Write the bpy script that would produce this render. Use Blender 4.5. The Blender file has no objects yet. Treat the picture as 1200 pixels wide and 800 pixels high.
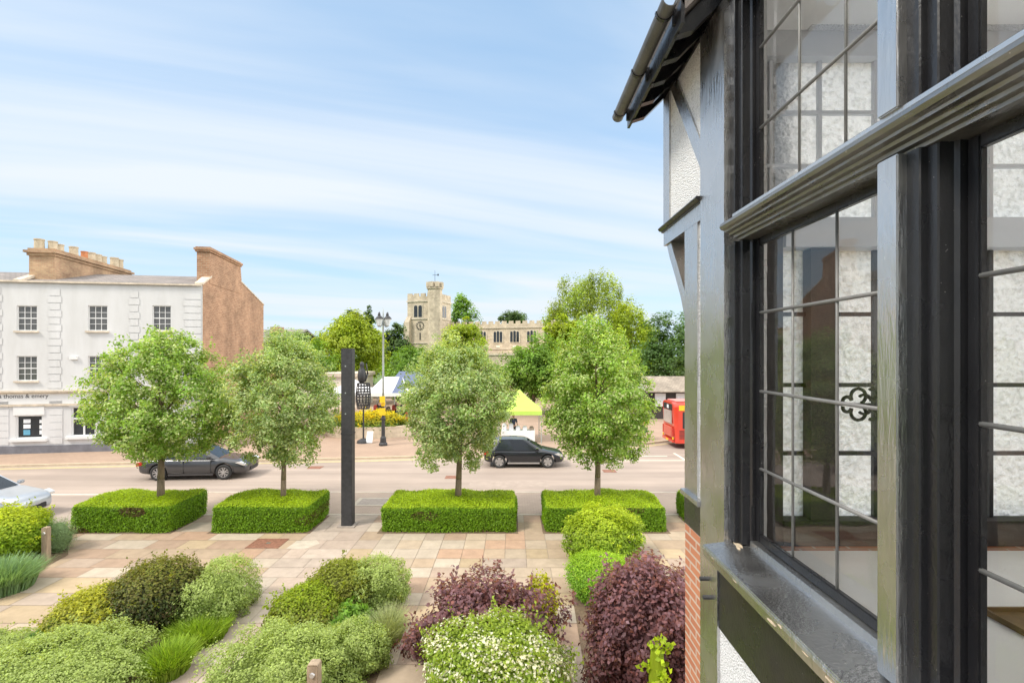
import bpy, bmesh, math, random
import numpy as np
from mathutils import Vector, Matrix
R = math.radians
random.seed(7)
rng = np.random.default_rng(11)
S = bpy.context.scene
COL = S.collection

# ------------------------------------------------------------------ camera, sky, sun, exposure
EYE = 5.8
cam_d = bpy.data.cameras.new("camera")
cam_d.lens = 18.0; cam_d.sensor_width = 36.0; cam_d.shift_y = 0.0125
cam_d.clip_start = 0.05; cam_d.clip_end = 3000
cam = bpy.data.objects.new("camera", cam_d); COL.objects.link(cam)
cam.location = (0, 0, EYE); cam.rotation_euler = (R(90), 0, 0)
S.camera = cam
S.view_settings.view_transform = 'Standard'
S.view_settings.look = 'None'
S.view_settings.exposure = 1.33
S.view_settings.gamma = 1.0
S.view_settings.use_curve_mapping = False

SUN_DIR = Vector((-0.55, -0.38, 0.76)).normalized()       # towards the sun
sun_el = math.asin(SUN_DIR.z)
sun_az = math.atan2(SUN_DIR.x, SUN_DIR.y)

W = bpy.data.worlds.new("World"); S.world = W; W.use_nodes = True
def build_world():
    nt = W.node_tree; nt.nodes.clear()
    N = nt.nodes.new; L = nt.links.new
    out = N('ShaderNodeOutputWorld'); bg = N('ShaderNodeBackground')
    sky = N('ShaderNodeTexSky'); sky.sky_type = 'NISHITA'; sky.sun_disc = False
    sky.sun_elevation = sun_el; sky.sun_rotation = sun_az
    sky.air_density = 1.0; sky.dust_density = 0.6; sky.ozone_density = 2.0
    tc = N('ShaderNodeTexCoord')
    sep = N('ShaderNodeSeparateXYZ'); L(tc.outputs['Generated'], sep.inputs[0])
    def mth(op, a, b=None, clamp=False):
        m = N('ShaderNodeMath'); m.operation = op; m.use_clamp = clamp
        for i, v in enumerate((a, b)):
            if v is None: continue
            if isinstance(v, (int, float)): m.inputs[i].default_value = v
            else: L(v, m.inputs[i])
        return m.outputs[0]
    zc = mth('MAXIMUM', sep.outputs['Z'], 0.0)
    zz = mth('ADD', zc, 0.10)
    px = mth('DIVIDE', sep.outputs['X'], zz); py = mth('DIVIDE', sep.outputs['Y'], zz)
    cmb = N('ShaderNodeCombineXYZ'); L(px, cmb.inputs[0]); L(py, cmb.inputs[1])
    def cloud(rot, sc, loc, lo, hi, detail, dist):
        vr = N('ShaderNodeMapping'); vr.inputs['Rotation'].default_value = (0, 0, R(rot)); L(cmb.outputs[0], vr.inputs[0])
        mp = N('ShaderNodeMapping'); mp.inputs['Scale'].default_value = sc
        mp.inputs['Location'].default_value = loc
        L(vr.outputs[0], mp.inputs[0])
        nz = N('ShaderNodeTexNoise'); nz.inputs['Scale'].default_value = 1.0
        nz.inputs['Detail'].default_value = detail; nz.inputs['Roughness'].default_value = 0.48
        nz.inputs['Distortion'].default_value = dist
        L(mp.outputs[0], nz.inputs['Vector'])
        mr = N('ShaderNodeMapRange'); mr.interpolation_type = 'SMOOTHSTEP'
        mr.inputs[1].default_value = lo; mr.inputs[2].default_value = hi
        L(nz.outputs['Fac'], mr.inputs[0]); return mr.outputs[0]
    c1 = cloud(-27, (0.22, 0.85, 1), (3.1, 0.35, 0), 0.30, 0.66, 7.0, 1.1)
    c2 = cloud(-12, (0.35, 1.7, 1), (7.7, 4.1, 2), 0.45, 0.80, 5.0, 0.4)
    c = mth('ADD', mth('MULTIPLY', c1, 0.92), mth('MULTIPLY', c2, 0.35), True)
    # thin veil towards the horizon
    hz = mth('POWER', mth('SUBTRACT', 1.0, zc), 5.0)
    hz = mth('MULTIPLY', hz, 0.75)
    base = N('ShaderNodeMix'); base.data_type = 'RGBA'
    sc = N('ShaderNodeMix'); sc.data_type = 'RGBA'; sc.blend_type = 'MULTIPLY'; sc.inputs[0].default_value = 1.0
    L(sky.outputs[0], sc.inputs[6]); sc.inputs[7].default_value = (1.0, 1.0, 1.0, 1)
    tone = N('ShaderNodeMix'); tone.data_type = 'RGBA'; tone.inputs[0].default_value = 0.65
    L(sc.outputs[2], tone.inputs[6]); tone.inputs[7].default_value = (1.72, 2.72, 3.85, 1)
    L(hz, base.inputs[0]); L(tone.outputs[2], base.inputs[6]); base.inputs[7].default_value = (2.75, 3.55, 4.05, 1)
    mx = N('ShaderNodeMix'); mx.data_type = 'RGBA'
    L(c, mx.inputs[0]); L(base.outputs[2], mx.inputs[6]); mx.inputs[7].default_value = (3.45, 3.75, 4.1, 1)
    # unseen bright overhead, added to lift and soften the fill light
    zr = N('ShaderNodeMapRange'); zr.interpolation_type = 'SMOOTHSTEP'; zr.inputs[1].default_value = 0.58; zr.inputs[2].default_value = 0.86; L(sep.outputs['Z'], zr.inputs[0])
    zm = N('ShaderNodeMix'); zm.data_type = 'RGBA'; L(zr.outputs[0], zm.inputs[0]); L(mx.outputs[2], zm.inputs[6]); zm.inputs[7].default_value = (8.6, 8.5, 8.3, 1)
    # unseen bright bank added on the right to light the panes and gable
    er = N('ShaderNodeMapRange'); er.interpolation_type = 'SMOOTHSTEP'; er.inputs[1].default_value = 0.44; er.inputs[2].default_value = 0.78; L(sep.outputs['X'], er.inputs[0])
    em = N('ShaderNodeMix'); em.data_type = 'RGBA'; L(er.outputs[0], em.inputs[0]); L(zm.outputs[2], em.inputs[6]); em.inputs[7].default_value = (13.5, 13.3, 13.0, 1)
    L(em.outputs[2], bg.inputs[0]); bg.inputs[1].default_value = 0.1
    L(bg.outputs[0], out.inputs[0])
build_world()
sl = bpy.data.lights.new("sun", 'SUN'); sl.energy = 1.5; sl.angle = R(14); sl.color = (1.0, 0.93, 0.82)
so = bpy.data.objects.new("sun", sl); COL.objects.link(so)
so.rotation_euler = SUN_DIR.to_track_quat('Z', 'Y').to_euler(); so.location = (0, 0, 60)

# ------------------------------------------------------------------ materials
def pbsdf(name):
    m = bpy.data.materials.new(name); m.use_nodes = True
    nt = m.node_tree; b = nt.nodes['Principled BSDF']
    return m, nt, b
def mat(name, col, rough=0.6, var=0.12, scale=6.0, bump=0.0, bscale=40.0, spec=0.5, metal=0.0, stretch=None, col2=None, detail=5.0):
    """plain surface: two tones mixed by noise + optional bump"""
    m, nt, b = pbsdf(name); N = nt.nodes.new; L = nt.links.new
    tc = N('ShaderNodeTexCoord'); vec = tc.outputs['Object']
    if stretch:
        mp = N('ShaderNodeMapping'); mp.inputs['Scale'].default_value = stretch; L(vec, mp.inputs[0]); vec = mp.outputs[0]
    nz = N('ShaderNodeTexNoise'); nz.inputs['Scale'].default_value = scale; nz.inputs['Detail'].default_value = detail
    nz.inputs['Roughness'].default_value = 0.65
    L(vec, nz.inputs['Vector'])
    mr = N('ShaderNodeMapRange'); mr.inputs[1].default_value = 0.3; mr.inputs[2].default_value = 0.7; L(nz.outputs['Fac'], mr.inputs[0])
    mx = N('ShaderNodeMix'); mx.data_type = 'RGBA'; L(mr.outputs[0], mx.inputs[0])
    c2 = col2 or tuple(min(1, c * (1 + var)) for c in col)
    c1 = tuple(c * (1 - var) for c in col) if not col2 else col
    mx.inputs[6].default_value = (*c1, 1); mx.inputs[7].default_value = (*c2, 1)
    L(mx.outputs[2], b.inputs['Base Color'])
    b.inputs['Roughness'].default_value = rough; b.inputs['Metallic'].default_value = metal
    b.inputs['Specular IOR Level'].default_value = spec
    if bump:
        n2 = N('ShaderNodeTexNoise'); n2.inputs['Scale'].default_value = bscale; n2.inputs['Detail'].default_value = 4
        L(vec, n2.inputs['Vector'])
        bp = N('ShaderNodeBump'); bp.inputs['Strength'].default_value = bump; bp.inputs['Distance'].default_value = 0.02
        L(n2.outputs['Fac'], bp.inputs['Height']); L(bp.outputs[0], b.inputs['Normal'])
    return m
def chips(m, col=(0.55, 0.52, 0.46), scale=55, lo=.70, hi=.74):
    nt = m.node_tree; b = nt.nodes['Principled BSDF']; N = nt.nodes.new; L = nt.links.new
    src = b.inputs['Base Color'].links[0].from_socket
    tc = N('ShaderNodeTexCoord'); nz = N('ShaderNodeTexNoise'); nz.inputs['Scale'].default_value = scale; nz.inputs['Detail'].default_value = 3
    L(tc.outputs['Object'], nz.inputs['Vector'])
    mr = N('ShaderNodeMapRange'); mr.inputs[1].default_value = lo; mr.inputs[2].default_value = hi; L(nz.outputs['Fac'], mr.inputs[0])
    mx = N('ShaderNodeMix'); mx.data_type = 'RGBA'; L(mr.outputs[0], mx.inputs[0]); L(src, mx.inputs[6]); mx.inputs[7].default_value = (*col, 1)
    L(mx.outputs[2], b.inputs['Base Color'])
    n2 = N('ShaderNodeTexNoise'); n2.inputs['Scale'].default_value = 3.5; n2.inputs['Detail'].default_value = 6; L(tc.outputs['Object'], n2.inputs['Vector'])
    r2 = N('ShaderNodeMapRange'); r2.inputs[1].default_value = .35; r2.inputs[2].default_value = .7; r0 = b.inputs['Roughness'].default_value
    r2.inputs[3].default_value = r0*.75; r2.inputs[4].default_value = r0*1.8; L(n2.outputs['Fac'], r2.inputs[0]); L(r2.outputs[0], b.inputs['Roughness'])
def brick_mat(name, c1, c2, mortar, w=0.225, h=0.075, ms=0.012, rough=0.9, bias=0.0, stain=0.25, bump=0.4):
    m, nt, b = pbsdf(name); N = nt.nodes.new; L = nt.links.new
    uv = N('ShaderNodeUVMap'); uv.uv_map = 'UVMap'
    bt = N('ShaderNodeTexBrick'); L(uv.outputs[0], bt.inputs['Vector'])
    bt.inputs['Color1'].default_value = (*c1, 1); bt.inputs['Color2'].default_value = (*c2, 1); bt.inputs['Mortar'].default_value = (*mortar, 1)
    bt.inputs['Scale'].default_value = 1.0; bt.inputs['Brick Width'].default_value = w; bt.inputs['Row Height'].default_value = h
    bt.inputs['Mortar Size'].default_value = ms; bt.inputs['Bias'].default_value = bias
    nz = N('ShaderNodeTexNoise'); nz.inputs['Scale'].default_value = 0.55; nz.inputs['Detail'].default_value = 7; nz.inputs['Roughness'].default_value = 0.7
    tc = N('ShaderNodeTexCoord'); L(tc.outputs['Object'], nz.inputs['Vector'])
    mr = N('ShaderNodeMapRange'); mr.inputs[1].default_value = 0.3; mr.inputs[2].default_value = 0.7
    mr.inputs[3].default_value = 1 - stain; mr.inputs[4].default_value = 1 + stain * 0.5
    L(nz.outputs['Fac'], mr.inputs[0])
    mx = N('ShaderNodeMix'); mx.data_type = 'RGBA'; mx.blend_type = 'MULTIPLY'; mx.inputs[0].default_value = 1
    L(bt.outputs['Color'], mx.inputs[6]); L(mr.outputs[0], mx.inputs[7])
    L(mx.outputs[2], b.inputs['Base Color']); b.inputs['Roughness'].default_value = rough
    bp = N('ShaderNodeBump'); bp.inputs['Strength'].default_value = bump; bp.inputs['Distance'].default_value = 0.01; bp.invert = True
    L(bt.outputs['Fac'], bp.inputs['Height']); L(bp.outputs[0], b.inputs['Normal'])
    return m
def roughcast_mat(name, col, scale=70, strength=1.0):
    m, nt, b = pbsdf(name); N = nt.nodes.new; L = nt.links.new
    tc = N('ShaderNodeTexCoord')
    nz = N('ShaderNodeTexNoise'); nz.inputs['Scale'].default_value = scale; nz.inputs['Detail'].default_value = 3
    L(tc.outputs['Object'], nz.inputs['Vector'])
    vr = N('ShaderNodeTexVoronoi'); vr.inputs['Scale'].default_value = scale * 0.8; L(tc.outputs['Object'], vr.inputs['Vector'])
    ad = N('ShaderNodeMath'); ad.operation = 'SUBTRACT'; L(nz.outputs['Fac'], ad.inputs[0]); L(vr.outputs['Distance'], ad.inputs[1])
    bp = N('ShaderNodeBump'); bp.inputs['Strength'].default_value = strength; bp.inputs['Distance'].default_value = 0.03
    L(ad.outputs[0], bp.inputs['Height']); L(bp.outputs[0], b.inputs['Normal'])
    n3 = N('ShaderNodeTexNoise'); n3.inputs['Scale'].default_value = scale * 0.9; n3.inputs['Detail'].default_value = 6
    L(tc.outputs['Object'], n3.inputs['Vector'])
    cr = N('ShaderNodeMapRange'); cr.inputs[1].default_value = 0.28; cr.inputs[2].default_value = 0.5; L(n3.outputs['Fac'], cr.inputs[0])
    mx = N('ShaderNodeMix'); mx.data_type = 'RGBA'; L(cr.outputs[0], mx.inputs[0])
    mx.inputs[6].default_value = (*[c * 0.55 for c in col], 1); mx.inputs[7].default_value = (*col, 1)
    L(mx.outputs[2], b.inputs['Base Color']); b.inputs['Roughness'].default_value = 0.95
    b.inputs['Specular IOR Level'].default_value = 0.2
    return m
def leaf_mat(name, gloss=0.45, trans=0.35):
    m = bpy.data.materials.new(name); m.use_nodes = True
    nt = m.node_tree; nt.nodes.clear(); N = nt.nodes.new; L = nt.links.new
    out = N('ShaderNodeOutputMaterial'); at = N('ShaderNodeAttribute'); at.attribute_name = 'Col'
    b = N('ShaderNodeBsdfPrincipled'); b.inputs['Roughness'].default_value = gloss; b.inputs['Specular IOR Level'].default_value = 0.35
    tr = N('ShaderNodeBsdfTranslucent')
    tint = N('ShaderNodeMix'); tint.data_type = 'RGBA'; tint.blend_type = 'MULTIPLY'; tint.inputs[0].default_value = 1
    tint.inputs[7].default_value = (1.25, 1.15, 0.45, 1)
    L(at.outputs['Color'], tint.inputs[6]); L(tint.outputs[2], tr.inputs[0]); L(at.outputs['Color'], b.inputs['Base Color'])
    mx = N('ShaderNodeMixShader'); mx.inputs[0].default_value = trans
    L(b.outputs[0], mx.inputs[1]); L(tr.outputs[0], mx.inputs[2]); L(mx.outputs[0], out.inputs[0])
    return m
def attr_mat(name, rough=0.85, nscale=3.0, namt=0.18, bump=0.15):
    m, nt, b = pbsdf(name); N = nt.nodes.new; L = nt.links.new
    at = N('ShaderNodeAttribute'); at.attribute_name = 'Col'
    tc = N('ShaderNodeTexCoord')
    nz = N('ShaderNodeTexNoise'); nz.inputs['Scale'].default_value = nscale; nz.inputs['Detail'].default_value = 8; nz.inputs['Roughness'].default_value = 0.7
    L(tc.outputs['Object'], nz.inputs['Vector'])
    mr = N('ShaderNodeMapRange'); mr.inputs[1].default_value = 0.25; mr.inputs[2].default_value = 0.75; mr.inputs[3].default_value = 1 - namt; mr.inputs[4].default_value = 1 + namt
    L(nz.outputs['Fac'], mr.inputs[0])
    mx = N('ShaderNodeMix'); mx.data_type = 'RGBA'; mx.blend_type = 'MULTIPLY'; mx.inputs[0].default_value = 1
    L(at.outputs['Color'], mx.inputs[6]); L(mr.outputs[0], mx.inputs[7]); L(mx.outputs[2], b.inputs['Base Color'])
    b.inputs['Roughness'].default_value = rough; b.inputs['Specular IOR Level'].default_value = 0.3
    bp = N('ShaderNodeBump'); bp.inputs['Strength'].default_value = bump; bp.inputs['Distance'].default_value = 0.02
    L(nz.outputs['Fac'], bp.inputs['Height']); L(bp.outputs[0], b.inputs['Normal'])
    return m
def glass_mat(name, tint=(1, 1, 1), boost=1.0):
    m = bpy.data.materials.new(name); m.use_nodes = True
    nt = m.node_tree; nt.nodes.clear(); N = nt.nodes.new; L = nt.links.new
    out = N('ShaderNodeOutputMaterial'); t = N('ShaderNodeBsdfTransparent'); t.inputs[0].default_value = (*tint, 1)
    g = N('ShaderNodeBsdfGlossy'); g.inputs['Roughness'].default_value = 0.01
    fr = N('ShaderNodeFresnel'); fr.inputs[0].default_value = 1.5 * boost
    tc = N('ShaderNodeTexCoord'); nz = N('ShaderNodeTexNoise'); nz.inputs['Scale'].default_value = 2.2; nz.inputs['Detail'].default_value = 1.0
    L(tc.outputs['Object'], nz.inputs['Vector'])
    bp = N('ShaderNodeBump'); bp.inputs['Strength'].default_value = 0.12; bp.inputs['Distance'].default_value = 0.02
    L(nz.outputs['Fac'], bp.inputs['Height']); L(bp.outputs[0], g.inputs['Normal'])
    mx = N('ShaderNodeMixShader'); L(fr.outputs[0], mx.inputs[0]); L(t.outputs[0], mx.inputs[1]); L(g.outputs[0], mx.inputs[2])
    L(mx.outputs[0], out.inputs[0]); return m
def darkglass(name, col=(0.02, 0.025, 0.03), rough=0.04):
    m, nt, b = pbsdf(name); N = nt.nodes.new; L = nt.links.new
    tc = N('ShaderNodeTexCoord'); nz = N('ShaderNodeTexNoise'); nz.inputs['Scale'].default_value = 1.3
    L(tc.outputs['Object'], nz.inputs['Vector'])
    mx = N('ShaderNodeMix'); mx.data_type = 'RGBA'; L(nz.outputs['Fac'], mx.inputs[0])
    mx.inputs[6].default_value = (*[c * 0.5 for c in col], 1); mx.inputs[7].default_value = (*[c * 1.8 for c in col], 1)
    L(mx.outputs[2], b.inputs['Base Color']); b.inputs['Roughness'].default_value = rough
    return m
def obscure_mat(name):
    """hammered obscure glass: translucent white with bumps"""
    m = bpy.data.materials.new(name); m.use_nodes = True
    nt = m.node_tree; nt.nodes.clear(); N = nt.nodes.new; L = nt.links.new
    out = N('ShaderNodeOutputMaterial'); tc = N('ShaderNodeTexCoord')
    nz = N('ShaderNodeTexNoise'); nz.inputs['Scale'].default_value = 34; nz.inputs['Detail'].default_value = 4; nz.inputs['Distortion'].default_value = 0.2
    L(tc.outputs['Object'], nz.inputs['Vector'])
    bp = N('ShaderNodeBump'); bp.inputs['Strength'].default_value = 1.0; bp.inputs['Distance'].default_value = 0.05
    L(nz.outputs['Fac'], bp.inputs['Height'])
    cr = N('ShaderNodeMapRange'); cr.inputs[1].default_value = 0.30; cr.inputs[2].default_value = 0.52; L(nz.outputs['Fac'], cr.inputs[0])
    mx = N('ShaderNodeMix'); mx.data_type = 'RGBA'; L(cr.outputs[0], mx.inputs[0])
    mx.inputs[6].default_value = (0.80, 0.80, 0.78, 1); mx.inputs[7].default_value = (1.0, 1.0, 0.99, 1)  # darker hollows put the shading of the bumps into the colour
    t = N('ShaderNodeBsdfTranslucent'); L(mx.outputs[2], t.inputs[0]); L(bp.outputs[0], t.inputs['Normal'])
    tp = N('ShaderNodeBsdfRefraction'); tp.inputs['Roughness'].default_value = 0.45; tp.inputs['IOR'].default_value = 1.12; L(mx.outputs[2], tp.inputs[0]); L(bp.outputs[0], tp.inputs['Normal'])
    ms = N('ShaderNodeMixShader'); ms.inputs[0].default_value = 0.08; L(t.outputs[0], ms.inputs[1]); L(tp.outputs[0], ms.inputs[2])
    L(ms.outputs[0], out.inputs[0]); return m

M = {}
M['leaf'] = leaf_mat('foliage', 0.5, 0.5); M['leaf_matte'] = leaf_mat('foliage_matte', 0.7, 0.4)
M['bark'] = mat('bark', (0.20, 0.15, 0.10), 0.9, 0.35, 14, 0.8, 30, stretch=(1, 1, 0.25))
M['soil'] = mat('soil', (0.16, 0.11, 0.07), 0.95, 0.3, 12, 0.6, 40)
M['paint'] = mat('black_paint', (0.012, 0.012, 0.014), 0.24, 0.20, 5, 0.10, 110, spec=0.6, stretch=(1, 1, 0.5))
M['paint_worn'] = mat('worn_black_paint', (0.025, 0.025, 0.022), 0.28, 0.4, 9, 0.25, 50, spec=0.8, col2=(0.075, 0.070, 0.058), stretch=(1, 0.25, 1))
M['paint_grey'] = mat('weathered_black_paint', (0.045, 0.044, 0.042), 0.22, 0.25, 6, 0.22, 60, spec=0.9, stretch=(1, 1, 0.15))
for k_, ior_ in (('paint_grey', 3.5), ('paint_worn', 2.2)): M[k_].node_tree.nodes['Principled BSDF'].inputs['IOR'].default_value = ior_
chips(M['paint'], (.22, .21, .2), 75, .735, .76); chips(M['paint_grey'], (.3, .29, .26), 60, .735, .76); chips(M['paint_worn'], (.4, .36, .3), 50, .71, .74)
M['gutter'] = mat('grey_gutter', (0.09, 0.09, 0.088), 0.4, 0.3, 8, 0.1, 40)
M['flake'] = mat('flaked_bare_wood', (0.55, 0.45, 0.32), 0.8, 0.25, 40)
M['lead'] = mat('grey_lead', (0.17, 0.17, 0.165), 0.45, 0.2, 12, spec=0.6)
M['roughcast'] = roughcast_mat('white_roughcast', (0.86, 0.87, 0.88), 120, 0.6)
M['house_brick'] = brick_mat('orange_brick', (0.50, 0.20, 0.10), (0.42, 0.15, 0.075), (0.52, 0.42, 0.33), 0.225, 0.058, 0.008, stain=0.12)
M['gable_brick'] = brick_mat('weathered_gable_brick', (0.46, 0.255, 0.15), (0.32, 0.155, 0.085), (0.42, 0.31, 0.21), 0.30, 0.115, 0.016, stain=0.42)
M['chim_brick'] = brick_mat('stained_chimney_brick', (0.50, 0.33, 0.19), (0.38, 0.21, 0.125), (0.44, 0.33, 0.22), 0.23, 0.078, 0.012, stain=0.55)
M['slate'] = brick_mat('slate_roof', (0.22, 0.20, 0.19), (0.30, 0.26, 0.24), (0.12, 0.11, 0.10), 0.3, 0.22, 0.012, stain=0.3)
M['stone'] = brick_mat('church_stone', (0.62, 0.52, 0.39), (0.52, 0.43, 0.32), (0.57, 0.48, 0.36), 0.55, 0.30, 0.02, stain=0.4)
M['stone_trim'] = mat('stone_trim', (0.54, 0.47, 0.37), 0.9, 0.25, 1.5, 0.3, 12)
M['render_white'] = mat('white_render', (0.55, 0.547, 0.54), 0.75, 0.05, 1.1, 0.1, 30, detail=9, col2=(0.65, 0.65, 0.655), stretch=(1, 1, .22))
M['white'] = mat('white_paint', (0.72, 0.72, 0.715), 0.5, 0.04, 2)
M['cream'] = mat('cream_stucco', (0.72, 0.66, 0.56), 0.8, 0.1, 1)
M['plinth'] = mat('blue_grey_plinth', (0.17, 0.17, 0.19), 0.7, 0.2, 2)
M['stucco_trim'] = mat('weathered_stucco', (0.58, 0.50, 0.40), 0.85, 0.25, 2.5)
M['glass'] = glass_mat('window_glass', boost=1.08)
M['dark_glass'] = darkglass('dark_window')
M['house_glass'] = darkglass('house_window', (0.10, 0.10, 0.10), 0.08)
M['obscure'] = obscure_mat('obscure_glass')
M['plaster'] = mat('white_plaster', (0.88, 0.88, 0.87), 0.8, 0.03, 3)
M['inner_grey'] = mat('pale_grey_paint', (0.60, 0.61, 0.63), 0.5, 0.04, 3)
M['worktop'] = mat('white_worktop', (0.89, 0.89, 0.88), 0.35, 0.03, 2)
M['wood'] = mat('weathered_wood', (0.34, 0.26, 0.18), 0.85, 0.35, 10, 0.5, 30, stretch=(1, 1, 0.2))
M['iron'] = mat('dark_iron', (0.035, 0.035, 0.038), 0.55, 0.3, 9, 0.2, 40)
M['galv'] = mat('grey_green_metal', (0.36, 0.40, 0.38), 0.5, 0.1, 4)
M['yellow'] = mat('yellow_plastic', (0.80, 0.52, 0.02), 0.5, 0.06, 5)
M['manhole'] = mat('rusty_cover', (0.24, 0.11, 0.07), 0.8, 0.35, 9, 0.6, 60)
M['cover_grey'] = mat('grey_paver', (0.34, 0.29, 0.25), 0.85, 0.2, 7, 0.4, 40)
M['kerb'] = mat('kerb_stone', (0.48, 0.42, 0.34), 0.85, 0.15, 3, 0.2, 30)
M['kerb_buff'] = mat('buff_kerb', (0.52, 0.42, 0.30), 0.85, 0.15, 3, 0.2, 30)
M['line'] = mat('worn_line_paint', (0.62, 0.58, 0.48), 0.8, 0.15, 6)
M['yline'] = mat('worn_yellow_paint', (0.62, 0.50, 0.22), 0.8, 0.2, 6)
M['grass'] = mat('short_grass', (0.10, 0.16, 0.04), 0.9, 0.4, 4, 0.5, 60)
M['slab'] = attr_mat('sandstone_slab')
M['mortar'] = mat('paving_joint', (0.30, 0.25, 0.20), 0.95, 0.2, 5)
M['road'] = mat('pinkish_road', (0.36, 0.29, 0.243), 0.85, 0.08, 0.35, 0.25, 90, detail=9)
def road_wear(m):
    nt = m.node_tree; b = nt.nodes['Principled BSDF']; N = nt.nodes.new; L = nt.links.new
    src = b.inputs['Base Color'].links[0].from_socket; tc = N('ShaderNodeTexCoord')
    mp = N('ShaderNodeMapping'); mp.inputs['Scale'].default_value = (.05, .75, 1); L(tc.outputs['Object'], mp.inputs[0])
    nz = N('ShaderNodeTexNoise'); nz.inputs['Scale'].default_value = 1.6; nz.inputs['Detail'].default_value = 4; L(mp.outputs[0], nz.inputs['Vector'])
    mr = N('ShaderNodeMapRange'); mr.inputs[1].default_value = .35; mr.inputs[2].default_value = .68; mr.inputs[3].default_value = .80; mr.inputs[4].default_value = 1.08; L(nz.outputs['Fac'], mr.inputs[0])
    mx = N('ShaderNodeMix'); mx.data_type = 'RGBA'; mx.blend_type = 'MULTIPLY'; mx.inputs[0].default_value = 1; L(src, mx.inputs[6]); L(mr.outputs[0], mx.inputs[7]); L(mx.outputs[2], b.inputs['Base Color'])
road_wear(M['road'])
M['block'] = brick_mat('block_paving', (0.43, 0.335, 0.265), (0.395, 0.305, 0.245), (0.34, 0.265, 0.215), 0.2, 0.1, 0.008, stain=0.15, bump=0.2)
M['pavement'] = brick_mat('pavement_blocks', (0.385, 0.275, 0.20), (0.36, 0.255, 0.188), (0.30, 0.215, 0.16), 0.4, 0.2, 0.01, stain=0.15, bump=0.2)
M['tyre'] = mat('tyre', (0.03, 0.03, 0.03), 0.85, 0.2, 20)
M['alloy'] = mat('alloy', (0.55, 0.55, 0.56), 0.3, 0.05, 5, metal=0.8)
M['blackplastic'] = mat('black_plastic', (0.02, 0.02, 0.022), 0.6, 0.2, 20)
def car_paint(n, c, metal=0.4):
    m = mat(n, c, 0.28, 0.05, 3, spec=0.6, metal=metal); b = m.node_tree.nodes['Principled BSDF']
    b.inputs['Coat Weight'].default_value = 0.7; b.inputs['Coat Roughness'].default_value = 0.05; return m
M['car_black'] = car_paint('navy_black_car', (0.018, 0.020, 0.026))
M['car_grey'] = car_paint('graphite_car', (0.060, 0.061, 0.066))
M['car_silver'] = car_paint('silver_car', (0.45, 0.48, 0.52))
M['bus_red'] = car_paint('red_bus', (0.62, 0.045, 0.02), 0.0)
M['lamp_red'] = mat('red_lamp', (0.5, 0.03, 0.02), 0.25, 0.1, 8)
M['lamp_clear'] = mat('clear_lamp', (0.75, 0.75, 0.75), 0.15, 0.1, 8, metal=0.5)
M['lantern'] = mat('lantern_glass', (0.62, 0.66, 0.66), 0.2, 0.1, 6)
M['canvas_white'] = mat('white_canvas', (0.80, 0.80, 0.80), 0.8, 0.04, 2)
M['canvas_blue'] = mat('blue_grey_canvas', (0.12, 0.15, 0.24), 0.8, 0.08, 2)
M['canvas_lime'] = mat('lime_canvas', (0.47, 0.68, 0.11), 0.75, 0.06, 2)
M['terracotta'] = mat('terracotta', (0.50, 0.20, 0.09), 0.85, 0.15, 4)
M['pot'] = mat('buff_pot', (0.50, 0.42, 0.30), 0.85, 0.2, 4)
M['skin'] = mat('skin', (0.55, 0.34, 0.25), 0.6, 0.05, 8)
M['cloth_black'] = mat('black_cloth', (0.03, 0.03, 0.035), 0.9, 0.2, 20)
M['cloth_red'] = mat('red_cloth', (0.50, 0.09, 0.07), 0.9, 0.15, 20)
M['cloth_blue'] = mat('dark_blue_cloth', (0.06, 0.08, 0.14), 0.9, 0.15, 20)
M['cloth_orange'] = mat('orange_cloth', (0.60, 0.16, 0.06), 0.9, 0.15, 20)
M['hair'] = mat('brown_hair', (0.06, 0.04, 0.025), 0.7, 0.2, 30)
M['sign_ink'] = mat('sign_lettering', (0.05, 0.045, 0.045), 0.6, 0.1, 8)
M['paper'] = mat('white_paper', (0.78, 0.80, 0.82), 0.6, 0.03, 5)
M['blue_card'] = mat('blue_card', (0.12, 0.35, 0.50), 0.6, 0.05, 5)
M['brown'] = mat('brown_wood', (0.22, 0.14, 0.05), 0.6, 0.2, 8)
M['goods'] = mat('boxed_goods', (0.30, 0.24, 0.18), 0.8, 0.3, 7)
M['tile'] = brick_mat('lichen_tile', (0.40, 0.34, 0.27), (0.30, 0.25, 0.20), (0.20, 0.17, 0.14), 0.25, 0.2, 0.012, stain=0.4)
M['black_board'] = mat('black_boarding', (0.045, 0.038, 0.035), 0.7, 0.2, 5, 0.2, 30)

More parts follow.
